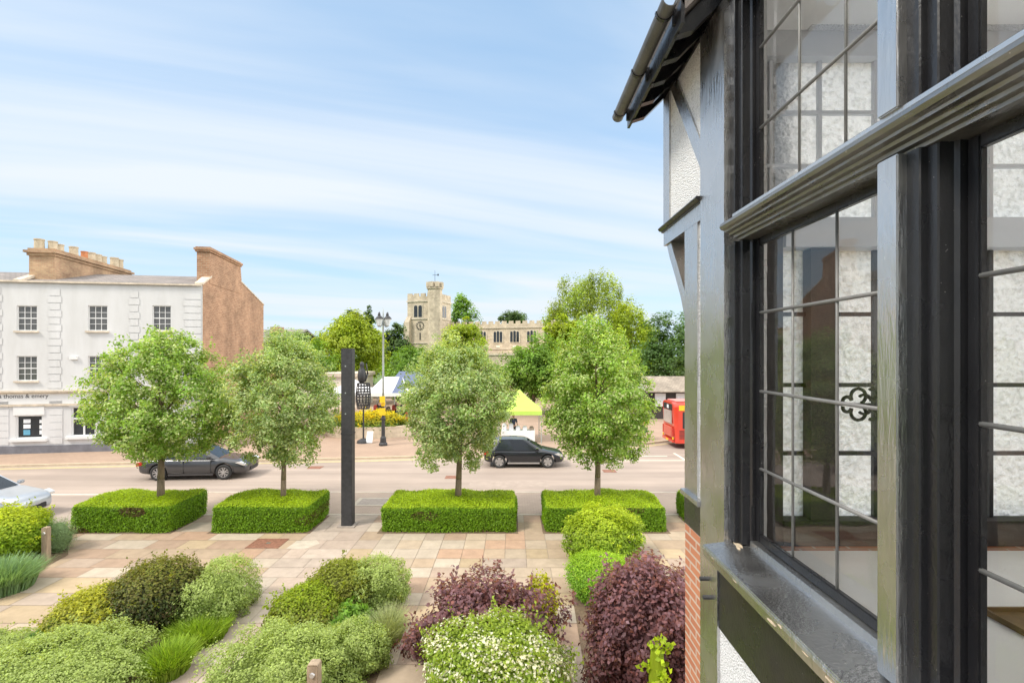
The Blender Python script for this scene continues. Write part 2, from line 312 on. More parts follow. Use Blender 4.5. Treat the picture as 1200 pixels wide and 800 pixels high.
# ------------------------------------------------------------------ helpers
class MB:
    def __init__(s): s.v = []; s.f = []; s.mi = []; s.k = 0
    def mat(s, k): s.k = k; return s
    def add(s, vs, fs):
        o = len(s.v); s.v += [tuple(p) for p in vs]
        for f in fs: s.f.append(tuple(i + o for i in f)); s.mi.append(s.k)
        return s
    def box(s, x0, x1, y0, y1, z0, z1):
        if x0 > x1: x0, x1 = x1, x0
        if y0 > y1: y0, y1 = y1, y0
        if z0 > z1: z0, z1 = z1, z0
        vs = [(x0,y0,z0),(x1,y0,z0),(x1,y1,z0),(x0,y1,z0),(x0,y0,z1),(x1,y0,z1),(x1,y1,z1),(x0,y1,z1)]
        return s.add(vs, [(3,2,1,0),(4,5,6,7),(0,1,5,4),(1,2,6,5),(2,3,7,6),(3,0,4,7)])
    def prism(s, poly, axis, a, b):
        """poly of 2-D points swept along axis ('x': (y,z), 'y': (x,z), 'z': (x,y)) from a to b"""
        n = len(poly)
        def P(p, t): return {'x': (t, p[0], p[1]), 'y': (p[0], t, p[1]), 'z': (p[0], p[1], t)}[axis]
        vs = [P(p, a) for p in poly] + [P(p, b) for p in poly]
        fs = [tuple(range(n)), tuple(range(2*n-1, n-1, -1))]
        fs += [(i, i+n, (i+1) % n + n, (i+1) % n) for i in range(n)]
        return s.add(vs, fs)
    def cyl(s, p0, p1, r0, r1=None, n=10, cap=True):
        r1 = r0 if r1 is None else r1
        p0 = Vector(p0); p1 = Vector(p1); d = (p1 - p0).normalized()
        a = d.orthogonal().normalized(); b = d.cross(a)
        vs = []
        for p, r in ((p0, r0), (p1, r1)):
            for i in range(n):
                t = 2*math.pi*i/n; vs.append(p + a*(r*math.cos(t)) + b*(r*math.sin(t)))
        fs = [(i, (i+1) % n, (i+1) % n + n, i+n) for i in range(n)]
        if cap: fs += [tuple(range(n-1, -1, -1)), tuple(range(n, 2*n))]
        return s.add(vs, fs)
    def tube(s, pts, rads, n=8):
        for i in range(len(pts)-1): s.cyl(pts[i], pts[i+1], rads[i], rads[i+1], n)
        return s
    def lathe(s, prof, c=(0,0,0), n=16):
        vs = []; m = len(prof)
        for r, z in prof:
            for i in range(n):
                t = 2*math.pi*i/n; vs.append((c[0]+r*math.cos(t), c[1]+r*math.sin(t), c[2]+z))
        fs = [(j*n+i, j*n+(i+1) % n, (j+1)*n+(i+1) % n, (j+1)*n+i) for j in range(m-1) for i in range(n)]
        fs += [tuple(range(n-1, -1, -1)), tuple(range((m-1)*n, m*n))]
        return s.add(vs, fs)
    def build(s, name, mats, parent=None, smooth=False, bevel=0.0, local=False, fix=True):
        me = bpy.data.meshes.new(name)
        off = Vector((0,0,0))
        if parent is not None and not local:
            p = parent
            while p is not None: off += Vector(p.location); p = p.parent
        me.from_pydata([tuple(Vector(p) - off) for p in s.v], [], s.f)
        mats = mats if isinstance(mats, (list, tuple)) else [mats]
        for m in mats: me.materials.append(m)
        for p, k in zip(me.polygons, s.mi): p.material_index = min(k, len(mats)-1)
        if fix:
            bm = bmesh.new(); bm.from_mesh(me); bmesh.ops.recalc_face_normals(bm, faces=bm.faces)
            if bevel: bmesh.ops.bevel(bm, geom=bm.edges, offset=bevel, segments=2, affect='EDGES', clamp_overlap=True)
            bm.to_mesh(me); bm.free()
        if smooth: me.polygons.foreach_set('use_smooth', [True]*len(me.polygons))
        cube_uv(me)
        o = bpy.data.objects.new(name, me); COL.objects.link(o)
        if parent is not None: o.parent = parent
        return o
def cube_uv(me):
    uv = me.uv_layers.new(name='UVMap')
    for p in me.polygons:
        n = p.normal
        if abs(n.z) > 0.85:
            for li in p.loop_indices:
                c = me.vertices[me.loops[li].vertex_index].co; uv.data[li].uv = (c.x, c.y)
        else:
            t = Vector((-n.y, n.x, 0)).normalized(); b = n.cross(t)
            for li in p.loop_indices:
                c = me.vertices[me.loops[li].vertex_index].co; uv.data[li].uv = (c.dot(t), c.dot(b))
def tag(o, label=None, cat=None, group=None, kind=None):
    if label: o['label'] = label
    if cat: o['category'] = cat
    if group: o['group'] = group
    if kind: o['kind'] = kind
    return o
def thing(name, label, cat, loc=(0,0,0), rz=0.0, group=None):
    o = bpy.data.objects.new(name, None); COL.objects.link(o); o.empty_display_size = 0.3
    o.location = loc; o.rotation_euler = (0, 0, rz)
    return tag(o, label, cat, group)
def copy_tree(o, parent=None):
    c = o.copy(); COL.objects.link(c)
    if parent is not None: c.parent = parent
    for ch in list(o.children): copy_tree(ch, c)
    return c
def gx(px, d): return (px - 600.0) / 600.0 * d          # metres right of the camera axis for a sight line at distance d
def gz(py, d): return EYE + (415.0 - py) / 600.0 * d    # height for a sight line at distance d

# ------------------------------------------------------------------ foliage
def leaf_mesh(name, P, Nn, L, Wd, C, core=None, corecol=None, fold=0.25):
    n = len(P)
    Nn = Nn / (np.linalg.norm(Nn, axis=1, keepdims=True) + 1e-9)
    rv = rng.normal(size=(n, 3)); T = rv - Nn * np.sum(rv*Nn, axis=1, keepdims=True)
    T /= np.linalg.norm(T, axis=1, keepdims=True) + 1e-9
    B = np.cross(Nn, T)
    L = np.broadcast_to(np.asarray(L, float), (n,))[:, None]; Wd = np.broadcast_to(np.asarray(Wd, float), (n,))[:, None]
    up = Nn * Wd * fold
    V = np.stack([P - T*L*0.5, P + B*Wd*0.5 + up, P + T*L*0.5, P - B*Wd*0.5 + up], 1).reshape(-1, 3)
    F = np.arange(4*n).reshape(-1, 4)
    CC = np.repeat(np.clip(C, 0, 1), 4, 0)
    if core is not None:
        cv, cf = core
        off = len(V); V = np.vstack([V, cv]); F = np.vstack([F, np.asarray(cf) + off])
        CC = np.vstack([CC, np.tile(np.asarray(corecol)[None, :], (len(cv), 1))])
    me = bpy.data.meshes.new(name)
    me.vertices.add(len(V)); me.vertices.foreach_set('co', V.astype(np.float32).ravel())
    me.loops.add(len(F)*4); me.loops.foreach_set('vertex_index', F.astype(np.int32).ravel())
    me.polygons.add(len(F)); me.polygons.foreach_set('loop_start', np.arange(0, len(F)*4, 4, dtype=np.int32))
    try: me.polygons.foreach_set('loop_total', np.full(len(F), 4, dtype=np.int32))
    except Exception: pass
    me.update(calc_edges=True)
    a = me.attributes.new('Col', 'FLOAT_COLOR', 'POINT')
    a.data.foreach_set('color', np.hstack([CC, np.ones((len(CC), 1))]).astype(np.float32).ravel())
    return me
def link_mesh(name, me, m, parent=None, loc=None):
    me.materials.append(m); o = bpy.data.objects.new(name, me); COL.objects.link(o)
    if parent is not None: o.parent = parent
    if loc is not None: o.location = loc
    return o
def unit(n):
    v = rng.normal(size=(n, 3)); return v / np.linalg.norm(v, axis=1, keepdims=True)
def lump(D, seed, k=3, amp=0.1):
    """smooth lumpiness as a function of direction"""
    r = np.random.default_rng(seed); out = np.zeros(len(D))
    for i in range(7):
        w = r.normal(size=3) * k; out += np.sin(D @ w + r.uniform(0, 6.28)) / 7**0.5
    return out * amp
def tones(n, cols, spread=0.18):
    cols = np.asarray(cols, float); w = rng.dirichlet(np.ones(len(cols))*0.8, n)
    c = w @ cols
    return c * (1 + rng.normal(0, spread, (n, 1)))
def dome_core(rx, ry, rz, zc, seed, amp, shrink=0.86, nu=28, nv=12, zmin=0.0):
    vs = []; fs = []
    for j in range(nv+1):
        ph = -math.pi/2 + math.pi*j/nv
        for i in range(nu):
            th = 2*math.pi*i/nu
            vs.append((math.cos(ph)*math.cos(th), math.cos(ph)*math.sin(th), math.sin(ph)))
    D = np.array(vs); r = (1 + lump(D, seed, 3, amp)) * shrink
    V = D * r[:, None] * np.array([rx, ry, rz]) + np.array([0, 0, zc])
    V[:, 2] = np.maximum(V[:, 2], zmin + 0.01)
    for j in range(nv):
        for i in range(nu):
            fs.append((j*nu+i, j*nu+(i+1) % nu, (j+1)*nu+(i+1) % nu, (j+1)*nu+i))
    return V, fs
def bush(name, label, cat, loc, rx, ry, h, cols, n=9000, leaf=(0.05, 0.03), amp=0.07, k=3, jit=0.06, zfrac=0.45, group=None,
         nup=0.65, nrand=0.65, spread=0.2, m='leaf', clump=0, flowers=None, sprays=30, topcols=None, rot=0.0):
    """rounded shrub: ellipsoid whose centre sits at zfrac*h, leaves scattered through its outer layer"""
    k_ = .86 if clump else .94; rx *= k_; ry *= k_; h *= (.93 if clump else .97)
    seed = int(rng.integers(1e6)); zc = h*zfrac; rz = h - zc
    D = unit(int(n*6)); D = D[(D[:, 2]*rz + zc) > 0.02]
    wgt = np.sqrt((D[:, 0]/rx)**2 + (D[:, 1]/ry)**2 + (D[:, 2]/rz)**2); D = D[rng.uniform(size=len(D)) < wgt/wgt.max()][:n]; n = len(D)
    lum = lump(D, seed, k, amp)
    r = 1 + lum + rng.normal(0, jit, n) - np.abs(rng.normal(0, jit*0.6, n))
    col = tones(n, cols, spread)
    if clump:
        cd = unit(clump); cb = rng.uniform(0.5, 1.3, clump)
        idx = np.argmax(D @ cd.T, axis=1); best = np.max(D @ cd.T, axis=1)
        r += 0.10*(best - 0.96)*6 * 0.3
        ang = np.arccos(np.clip(best, -1, 1)); s = math.sqrt(4/clump)
        r += 0.17 * np.maximum(1 - (ang/s)**2, -.55)
        col *= (0.85 + 0.15*cb[idx])[:, None]
    P = D * r[:, None] * np.array([rx, ry, rz]) + np.array([0, 0, zc])
    Nn = D / np.array([rx, ry, rz]); Nn /= np.linalg.norm(Nn, axis=1, keepdims=True)
    Nn = Nn + unit(n)*nrand + np.array([0, 0, nup])
    if topcols is not None:  # paler tops: overhead light put into shrub colour; yellow blooms on the planter
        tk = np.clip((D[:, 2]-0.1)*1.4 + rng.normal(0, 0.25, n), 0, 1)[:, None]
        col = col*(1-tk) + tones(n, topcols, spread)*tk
    L = leaf[0] * rng.uniform(0.6, 1.35, n); Wd = leaf[1] * rng.uniform(0.7, 1.3, n)
    if flowers is not None:
        fc, frac = flowers
        nb = lump(D, seed+5, 6, 0.5)
        sel = rng.uniform(size=n) < np.clip(frac*(1+nb*1.6), 0, 0.95)
        col[sel] = tones(int(sel.sum()), fc, 0.1); Wd[sel] *= 1.3; L[sel] *= 0.7
    if sprays:
        # shoots standing out of the outline
        sd = unit(sprays*3); sd = sd[sd[:, 2] > -0.1][:sprays]; q = 14
        base = sd * (1 + lump(sd, seed, k, amp))[:, None] * np.array([rx, ry, rz]) + np.array([0, 0, zc])
        dirs = sd + unit(len(sd))*0.5 + np.array([0, 0, 0.5]); dirs /= np.linalg.norm(dirs, axis=1, keepdims=True)
        t = rng.uniform(0, 1, (len(sd), q)); ln = rng.uniform(0.12, 0.32, (len(sd), 1))*min(1.3, max(rx, 0.6))
        PP = (base[:, None, :] + dirs[:, None, :]*(t*ln)[:, :, None] + rng.normal(0, leaf[0]*0.5, (len(sd), q, 3))).reshape(-1, 3)
        P = np.vstack([P, PP]); Nn = np.vstack([Nn, unit(len(PP)) + np.array([0, 0, 0.4])])
        L = np.concatenate([L, leaf[0]*rng.uniform(0.7, 1.3, len(PP))]); Wd = np.concatenate([Wd, leaf[1]*rng.uniform(0.7, 1.3, len(PP))])
        col = np.vstack([col, tones(len(PP), topcols if topcols is not None else cols, spread)])
    core = dome_core(rx, ry, rz, zc, seed, amp, 0.72 if clump else 0.82)
    me = leaf_mesh(name, P, Nn, L, Wd, col, core, np.mean(np.asarray(cols), 0)*0.8)
    o = link_mesh(name, me, M[m]); o.location = loc; o.rotation_euler.z = rot
    return tag(o, label, cat, group)
def hedge(label, x0, x1, y0, y1, h, group):
    root = thing('clipped_hedge', label, 'hedge', ((x0+x1)/2, (y0+y1)/2, 0), 0, group)
    a = (x1-x0)/2; b = (y1-y0)/2; n = int(5200*(2*a*2*b + 2*h*2*(a+b)) / 2.6)
    n = min(n, 42000)
    areas = np.array([4*a*b, 2*a*h, 2*a*h, 2*b*h, 2*b*h]); pick = rng.choice(5, n, p=areas/areas.sum())
    u = rng.uniform(-1, 1, n); v = rng.uniform(-1, 1, n); w = rng.uniform(0.01, 1, n)
    P = np.zeros((n, 3)); Nn = np.zeros((n, 3))
    for k in range(5):
        s = pick == k
        if k == 0: P[s] = np.c_[u[s]*a, v[s]*b, np.full(s.sum(), h)]; Nn[s] = (0, 0, 1)
        elif k < 3: sg = -1 if k == 1 else 1; P[s] = np.c_[u[s]*a, np.full(s.sum(), sg*b), w[s]*h]; Nn[s] = (0, sg, 0)
        else: sg = -1 if k == 3 else 1; P[s] = np.c_[np.full(s.sum(), sg*a), v[s]*b, w[s]*h]; Nn[s] = (sg, 0, 0)
    r = 0.16  # round the edges
    lim = np.array([a-r, b-r]); q = P.copy()
    q[:, 0] = np.clip(P[:, 0], -lim[0], lim[0]); q[:, 1] = np.clip(P[:, 1], -lim[1], lim[1]); q[:, 2] = np.minimum(P[:, 2], h-r)
    dv = P - q; ln = np.linalg.norm(dv, axis=1, keepdims=True); dv = dv/np.maximum(ln, 1e-6)
    P = q + dv*r; Nn = dv
    wob = np.sin(P[:, 0]*2.1+x0)*0.03 + np.sin(P[:, 0]*5.3+P[:, 2]*4+P[:, 1]*3)*0.022 + np.sin(P[:, 1]*4.1+1)*0.02
    P = P + Nn*(wob + rng.normal(0, 0.022, n))[:, None]
    P[:, 2] = np.maximum(P[:, 2], 0.01)
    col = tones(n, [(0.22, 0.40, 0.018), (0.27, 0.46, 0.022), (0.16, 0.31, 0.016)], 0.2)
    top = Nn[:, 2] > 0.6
    col[top] = tones(int(top.sum()), [(0.46, 0.60, 0.03), (0.37, 0.53, 0.026)], 0.18)  # top leaves coloured paler, as if lit from above
    # a few dry brown patches low on the front
    br = (np.sin(P[:, 0]*1.7+x0*3)*np.sin(P[:, 2]*5+x0) > 0.72) & (rng.uniform(size=n) < (0.8 if x0 < -13 else 0.4)) & ~top
    col[br] = tones(int(br.sum()), [(0.16, 0.11, 0.04)], 0.2)
    core = MB().box(-a+.07, a-.07, -b+.07, b-.07, 0.01, h-.07)
    me = leaf_mesh('foliage', P, Nn + unit(n)*0.75 + np.array([0, 0, 0.25]), 0.060*rng.uniform(0.6, 1.3, n), 0.032*rng.uniform(0.7, 1.3, n), col,
                   (np.array(core.v), core.f), (0.12, 0.21, 0.018))
    link_mesh('foliage', me, M['leaf'], root)
    return root
def tree(name, label, loc, crown_c, rad, cols, trunk_r=0.09, n=14000, leaf=(0.10, 0.06), clusters=240, cr=0.42, inner=0.45, amp=0.12,
         group=None, limbs=9, spread=0.2, droop=0.0, wisps=0, cat='tree', hollow=None, tipcols=None, lean=(0, 0), m='leaf', top_taper=.2):
    """trunk + limbs + a crown of leaf clumps; crown_c is the crown centre above loc, rad its half sizes"""
    root = thing(name, label, cat, loc, 0, group)
    cc = np.array(crown_c, float); rad = np.array(rad, float); seed = int(rng.integers(1e6))
    D = unit(clusters); lum = lump(D, seed, 2.6, amp)
    rr = (inner + (1-inner)*rng.uniform(0, 1, clusters)**0.45) * (1 + lum)
    taper = 1 - top_taper*np.clip(D[:, 2]*rr, 0, 1)**1.3
    CP = D*rr[:, None]*rad*np.c_[taper, taper, np.ones(clusters)] + cc
    if hollow is not None: CP = CP[hollow(CP)]
    clusters = len(CP)
    per = max(4, n//clusters); tot = per*clusters
    off = rng.normal(size=(clusters, per, 3)); off /= np.linalg.norm(off, axis=2, keepdims=True)
    off *= (rng.uniform(0, 1, (clusters, per, 1))**0.5) * cr * rng.uniform(0.6, 1.3, (clusters, 1, 1))
    off[:, :, 2] *= 0.8
    if droop: off[:, :, 2] -= droop*rng.uniform(0, 1, (clusters, per))**1.5; off[:, :, :2] *= 0.6
    P = (CP[:, None, :] + off).reshape(-1, 3)
    cn = (CP-cc)/rad; Nn = (off/cr*0.8 + cn[:, None, :]*0.6).reshape(-1, 3) + unit(tot)*0.7 + np.array([0, 0, 0.8])
    cb = tones(clusters, cols, 0.10) * rng.uniform(0.78, 1.22, (clusters, 1))
    col = np.repeat(cb, per, 0) * (1 + rng.normal(0, spread, (tot, 1)))
    if tipcols is not None:
        s = rng.uniform(size=tot) < 0.30; col[s] = tones(int(s.sum()), tipcols, 0.15)
    if wisps:
        wd = unit(wisps*2); wd = wd[wd[:, 2] > -0.9][:wisps]
        b0 = wd*rad*(1+lump(wd, seed, 2.6, amp))[:, None]*0.93 + cc
        dr = wd*0.7 + unit(len(wd))*0.6 + np.array([0, 0, 0.25]) ; dr /= np.linalg.norm(dr, axis=1, keepdims=True)
        q = 22; t = rng.uniform(0, 1, (len(wd), q, 1))*rng.uniform(0.3, 1.0, (len(wd), 1, 1))*cr*1.3
        PP = (b0[:, None]+dr[:, None]*t+rng.normal(0, leaf[0]*0.6, (len(wd), q, 3))).reshape(-1, 3)
        P = np.vstack([P, PP]); Nn = np.vstack([Nn, unit(len(PP))+np.array([0, 0, .3])]); col = np.vstack([col, tones(len(PP), cols, spread)])
    nn = len(P); L = leaf[0]*rng.uniform(0.6, 1.35, nn); Wd = leaf[1]*rng.uniform(0.7, 1.3, nn)
    P[:, 2] = np.maximum(P[:, 2], 0.05)
    link_mesh('crown', leaf_mesh('crown', P, Nn, L, Wd, col), M[m], root)
    tb = MB(); top = cc[2] + rad[2]*0.45; zlo = cc[2]-rad[2]*0.85
    pts = []; k = 7
    for i in range(k+1):
        t = i/k; pts.append(Vector((lean[0]*t + cc[0]*t + math.sin(t*5+seed)*trunk_r*0.5*t, lean[1]*t + cc[1]*t, top*t - 0.05)))
    rds = [trunk_r*(1.25 if i == 0 else 1)*(1-0.82*i/k) for i in range(k+1)]
    tb.tube(pts, rds, 10)
    for i in range(limbs):
        a = 2*math.pi*i/limbs + rng.uniform(-.3, .3); lo_ = min(0.75, max(0.2, zlo/top*0.95)); t = rng.uniform(lo_, max(lo_+.02, 0.8))
        p0 = Vector((0, 0, 0)).lerp(pts[-1], t); p0.z = top*t
        e = Vector((cc[0]+math.cos(a)*rad[0]*0.75, cc[1]+math.sin(a)*rad[1]*0.75, min(cc[2]+rad[2]*0.6, p0.z + rad[2]*rng.uniform(0.25, 0.7))))
        mid = p0.lerp(e, 0.5) + Vector((0, 0, rad[2]*0.06)); r0 = trunk_r*(1-0.75*t)*0.6
        tb.tube([p0, mid, e], [r0, r0*0.6, r0*0.2], 6)
    tb.build('trunk', M['bark'], root, smooth=True, local=True, fix=False)
    return root
def tuft(name, label, cat, loc, rx, ry, h, cols, n=1800, w=0.012, group=None, lean=0.5, seedheads=None):
    """clump of thin blades"""
    th = rng.uniform(0, 6.283, n); rr = np.sqrt(rng.uniform(0, 1, n))
    B = np.c_[rr*np.cos(th)*rx, rr*np.sin(th)*ry, np.zeros(n)]
    out = np.c_[np.cos(th)*rr, np.sin(th)*rr, np.zeros(n)]*lean + unit(n)*0.25*np.array([1, 1, 0]); out[:, 2] = 1
    hh = h*rng.uniform(0.55, 1.1, n)*(1-0.35*rr)
    mid = B + out*np.array([0.45, 0.45, 1])*(hh*0.6)[:, None]; tip = B + out*np.array([1.1, 1.1, 0.95])*hh[:, None]
    side = unit(n)*np.array([1, 1, 0]); side /= np.linalg.norm(side, axis=1, keepdims=True)+1e-9
    ww = w*rng.uniform(0.6, 1.4, (n, 1))
    V = np.stack([B-side*ww, B+side*ww, mid+side*ww*0.8, mid-side*ww*0.8, mid-side*ww*0.8, mid+side*ww*0.8, tip+side*ww*0.15, tip-side*ww*0.15], 1).reshape(-1, 3)
    F = np.arange(8*n).reshape(-1, 4); col = tones(n, cols, 0.2); C8 = np.repeat(col, 8, 0)
    me = bpy.data.meshes.new(name); me.from_pydata(V.tolist(), [], F.tolist())
    a = me.attributes.new('Col', 'FLOAT_COLOR', 'POINT')
    a.data.foreach_set('color', np.hstack([np.clip(C8, 0, 1), np.ones((len(C8), 1))]).astype(np.float32).ravel())
    o = link_mesh(name, me, M['leaf_matte']); o.location = loc
    return tag(o, label, cat, group)

# ------------------------------------------------------------------ the ground
def sheet(name, poly, z, m):
    mb = MB(); mb.add([(x, y, z) for x, y in poly], [tuple(range(len(poly)))])
    o = mb.build(name, m, None); return tag(o, kind='structure')
sheet('ground', [(-900, -300), (900, -300), (900, 1500), (-900, 1500)], -0.12, M['grass'])
# far kerb line follows the gentle bend of the street
FK = [(-60, 21.4), (-28, 26.6), (-19, 27.6), (-8, 28.8), (0, 30.0), (4, 31.2), (8.3, 33.2), (14, 36.5), (30, 38.0), (60, 38.5)]
NKY = 21.6; BAY = -14.7
sheet('road', [(-60, 17.25), (BAY, 17.25), (BAY, NKY), (60, NKY), (60, 38.5)] + FK[::-1][1:], -0.10, M['road'])
# far pavement
sheet('pavement', FK + [(60, 62), (-60, 62)], 0.0, M['pavement'])
kb = MB()
for (a, b) in zip(FK[:-1], FK[1:]):
    dx, dy = b[0]-a[0], b[1]-a[1]; l = math.hypot(dx, dy); nx, ny = -dy/l*0.15, dx/l*0.15
    kb.add([(a[0], a[1], -.12), (b[0], b[1], -.12), (b[0]+nx, b[1]+ny, -.12), (a[0]+nx, a[1]+ny, -.12),
            (a[0], a[1], .012), (b[0], b[1], .012), (b[0]+nx, b[1]+ny, .012), (a[0]+nx, a[1]+ny, .012)],
           [(0,1,5,4), (1,2,6,5), (2,3,7,6), (3,0,4,7), (4,5,6,7)])
tag(kb.build('kerb', M['kerb_buff']), kind='structure')
yl = MB()
for off in (0.30, 0.50):
    for (a, b) in zip(FK[:-1], FK[1:]):
        dx, dy = b[0]-a[0], b[1]-a[1]; l = math.hypot(dx, dy); nx, ny = dy/l, -dx/l
        q = [(a[0]+nx*off, a[1]+ny*off), (b[0]+nx*off, b[1]+ny*off), (b[0]+nx*(off+.09), b[1]+ny*(off+.09)), (a[0]+nx*(off+.09), a[1]+ny*(off+.09))]
        yl.add([(x, y, -0.096) for x, y in q], [(0, 1, 2, 3)])
tag(yl.build('road_lines', M['yline']), kind='structure')
# bay line + worn lines in front of the bus
bl = MB()
for x0, x1, y0, y1 in ((-26, -14.9, 21.5, 21.62), (5.2, 9.0, 29.6, 29.75), (6.0, 10.2, 28.4, 28.55), (9.6, 9.75, 27.6, 30.6)):
    bl.add([(x0, y0, -0.096), (x1, y0, -0.096), (x1, y1, -0.096), (x0, y1, -0.096)], [(0, 1, 2, 3)])
tag(bl.build('bay_lines', M['line']), kind='structure')
# near side: block strip, kerbs, plaza base
nk = MB(); nk.box(BAY, 60, NKY-.13, NKY, -.12, .010); nk.box(BAY-.13, BAY, 17.25, NKY, -.12, .010); nk.box(-60, BAY-.13, 17.25, 17.38, -.12, .010)
tag(nk.build('near_kerb', M['kerb']), kind='structure')
sheet('block_paving_strip', [(BAY, 18.62), (60, 18.62), (60, NKY-.13), (BAY, NKY-.13)], 0.0, M['block'])
eg = MB(); eg.box(BAY, 60, 18.48, 18.62, -.1, .006)
tag(eg.build('paving_edging', M['kerb']), kind='structure')
sheet('plaza_base', [(-60, -12), (60, -12), (60, 18.48), (BAY, 18.48), (BAY, 17.25), (-60, 17.25)], -0.012, M['mortar'])
sheet('hedge_soil', [(-14.45, 16.55), (-11.05, 16.55), (-11.05, 18.4), (-14.45, 18.4)], .003, M['soil'])
for a_, b_ in ((-9.9, -6.55), (-4.38, .2), (1.0, 5.15), (5.95, 9.6)): sheet('hedge_soil', [(a_, 16.57), (b_, 16.57), (b_, 18.4), (a_, 18.4)], .003, M['soil'])
for x_, y_, w_, d_ in ((-3.2, 24.3, .6, .6), (-10.6, 26.4, .7, .6), (4.6, 25.6, .65, .6)):
    o_ = MB().box(x_, x_+w_, y_, y_+d_, -.098, -.092).build('drain_cover', M['manhole']); tag(o_, kind='structure')
sheet('road_patch', [(-2.0, 22.6), (1.7, 22.7), (1.6, 24.0), (-1.9, 23.9)], -.097, mat('road_repair', (.345, .28, .235), .9, .12, 3, .2, 80))
def plaza():
    pal = np.array([(0.56, 0.42, 0.29), (0.55, 0.375, 0.27), (0.60, 0.46, 0.28), (0.66, 0.57, 0.46), (0.52, 0.40, 0.32), (0.62, 0.50, 0.37), (0.58, 0.36, 0.24), (0.50, 0.41, 0.34)])
    pal = (pal*.70 + np.array([.585, .45, .335])*.30)*.665; wts = np.array([.20, .14, .12, .18, .10, .16, .05, .05]); wts = wts/wts.sum()
    V = []; F = []; C = []
    rows = [18.48, 17.7, 16.78]; 
    while rows[-1] > -2: rows.append(rows[-1]-random.choice([0.62, 0.72, 0.78, 0.72, 0.86]))
    def zone(xa, xb, cw, stag, pal_, w_):
        base = [xa]
        while base[-1] < xb - cw[0]: base.append(base[-1] + random.uniform(*cw))
        base[-1] = xb
        for y1, y0 in zip(rows[:-1], rows[1:]):
            xs = base
            if random.random() < stag:
                xs = [xa]; xs.append(xa + random.uniform(cw[0]*0.5, cw[1]))
                while xs[-1] < xb - cw[0]*1.4: xs.append(xs[-1] + random.uniform(*cw))
                xs[-1] = xb if xb-xs[-1] < cw[0]*0.7 else xs[-1]
                if xs[-1] < xb: xs.append(xb)
            i = 0
            while i < len(xs)-1:
                j = i+1
                if random.random() < 0.12 and j < len(xs)-1 and xs[j+1]-xs[i] < 1.7: j += 1
                x0, x1 = xs[i]+.006, xs[j]-.006; i = j
                yy1 = y1
                if x1 < BAY+.2 and y1 > 17.25:
                    if y0 > 17.2: continue
                    yy1 = 17.25
                z = random.uniform(-.001, .001); o = len(V)
                V.extend([(x0, y0+.006, z), (x1, y0+.006, z), (x1, yy1-.006, z), (x0, yy1-.006, z)])
                F.append((o, o+1, o+2, o+3))
                c = pal_[np.random.choice(len(pal_), p=w_)] * random.uniform(0.9, 1.08)
                C.extend([c]*4)
    np.random.seed(5)
    zone(-4.8, 9.0, (0.60, 0.72), 0.15, pal, wts)
    g = np.array([(0.56, 0.46, 0.38), (0.54, 0.43, 0.35), (0.60, 0.51, 0.42)])*.74; zone(-6.6, -4.8, (0.8, 1.1), 0.9, g, np.array([.4, .3, .3]))
    zone(-8.0, -6.6, (0.6, 0.8), 0.5, pal, wts)
    zone(-34, -8.0, (0.85, 1.3), 0.8, pal, wts)
    me = bpy.data.meshes.new('plaza'); me.from_pydata(V, [], F); cube_uv(me)
    a = me.attributes.new('Col', 'FLOAT_COLOR', 'POINT')
    a.data.foreach_set('color', np.hstack([np.array(C), np.ones((len(C), 1))]).astype(np.float32).ravel())
    o = link_mesh('plaza', me, M['slab']); tag(o, kind='structure')
plaza()

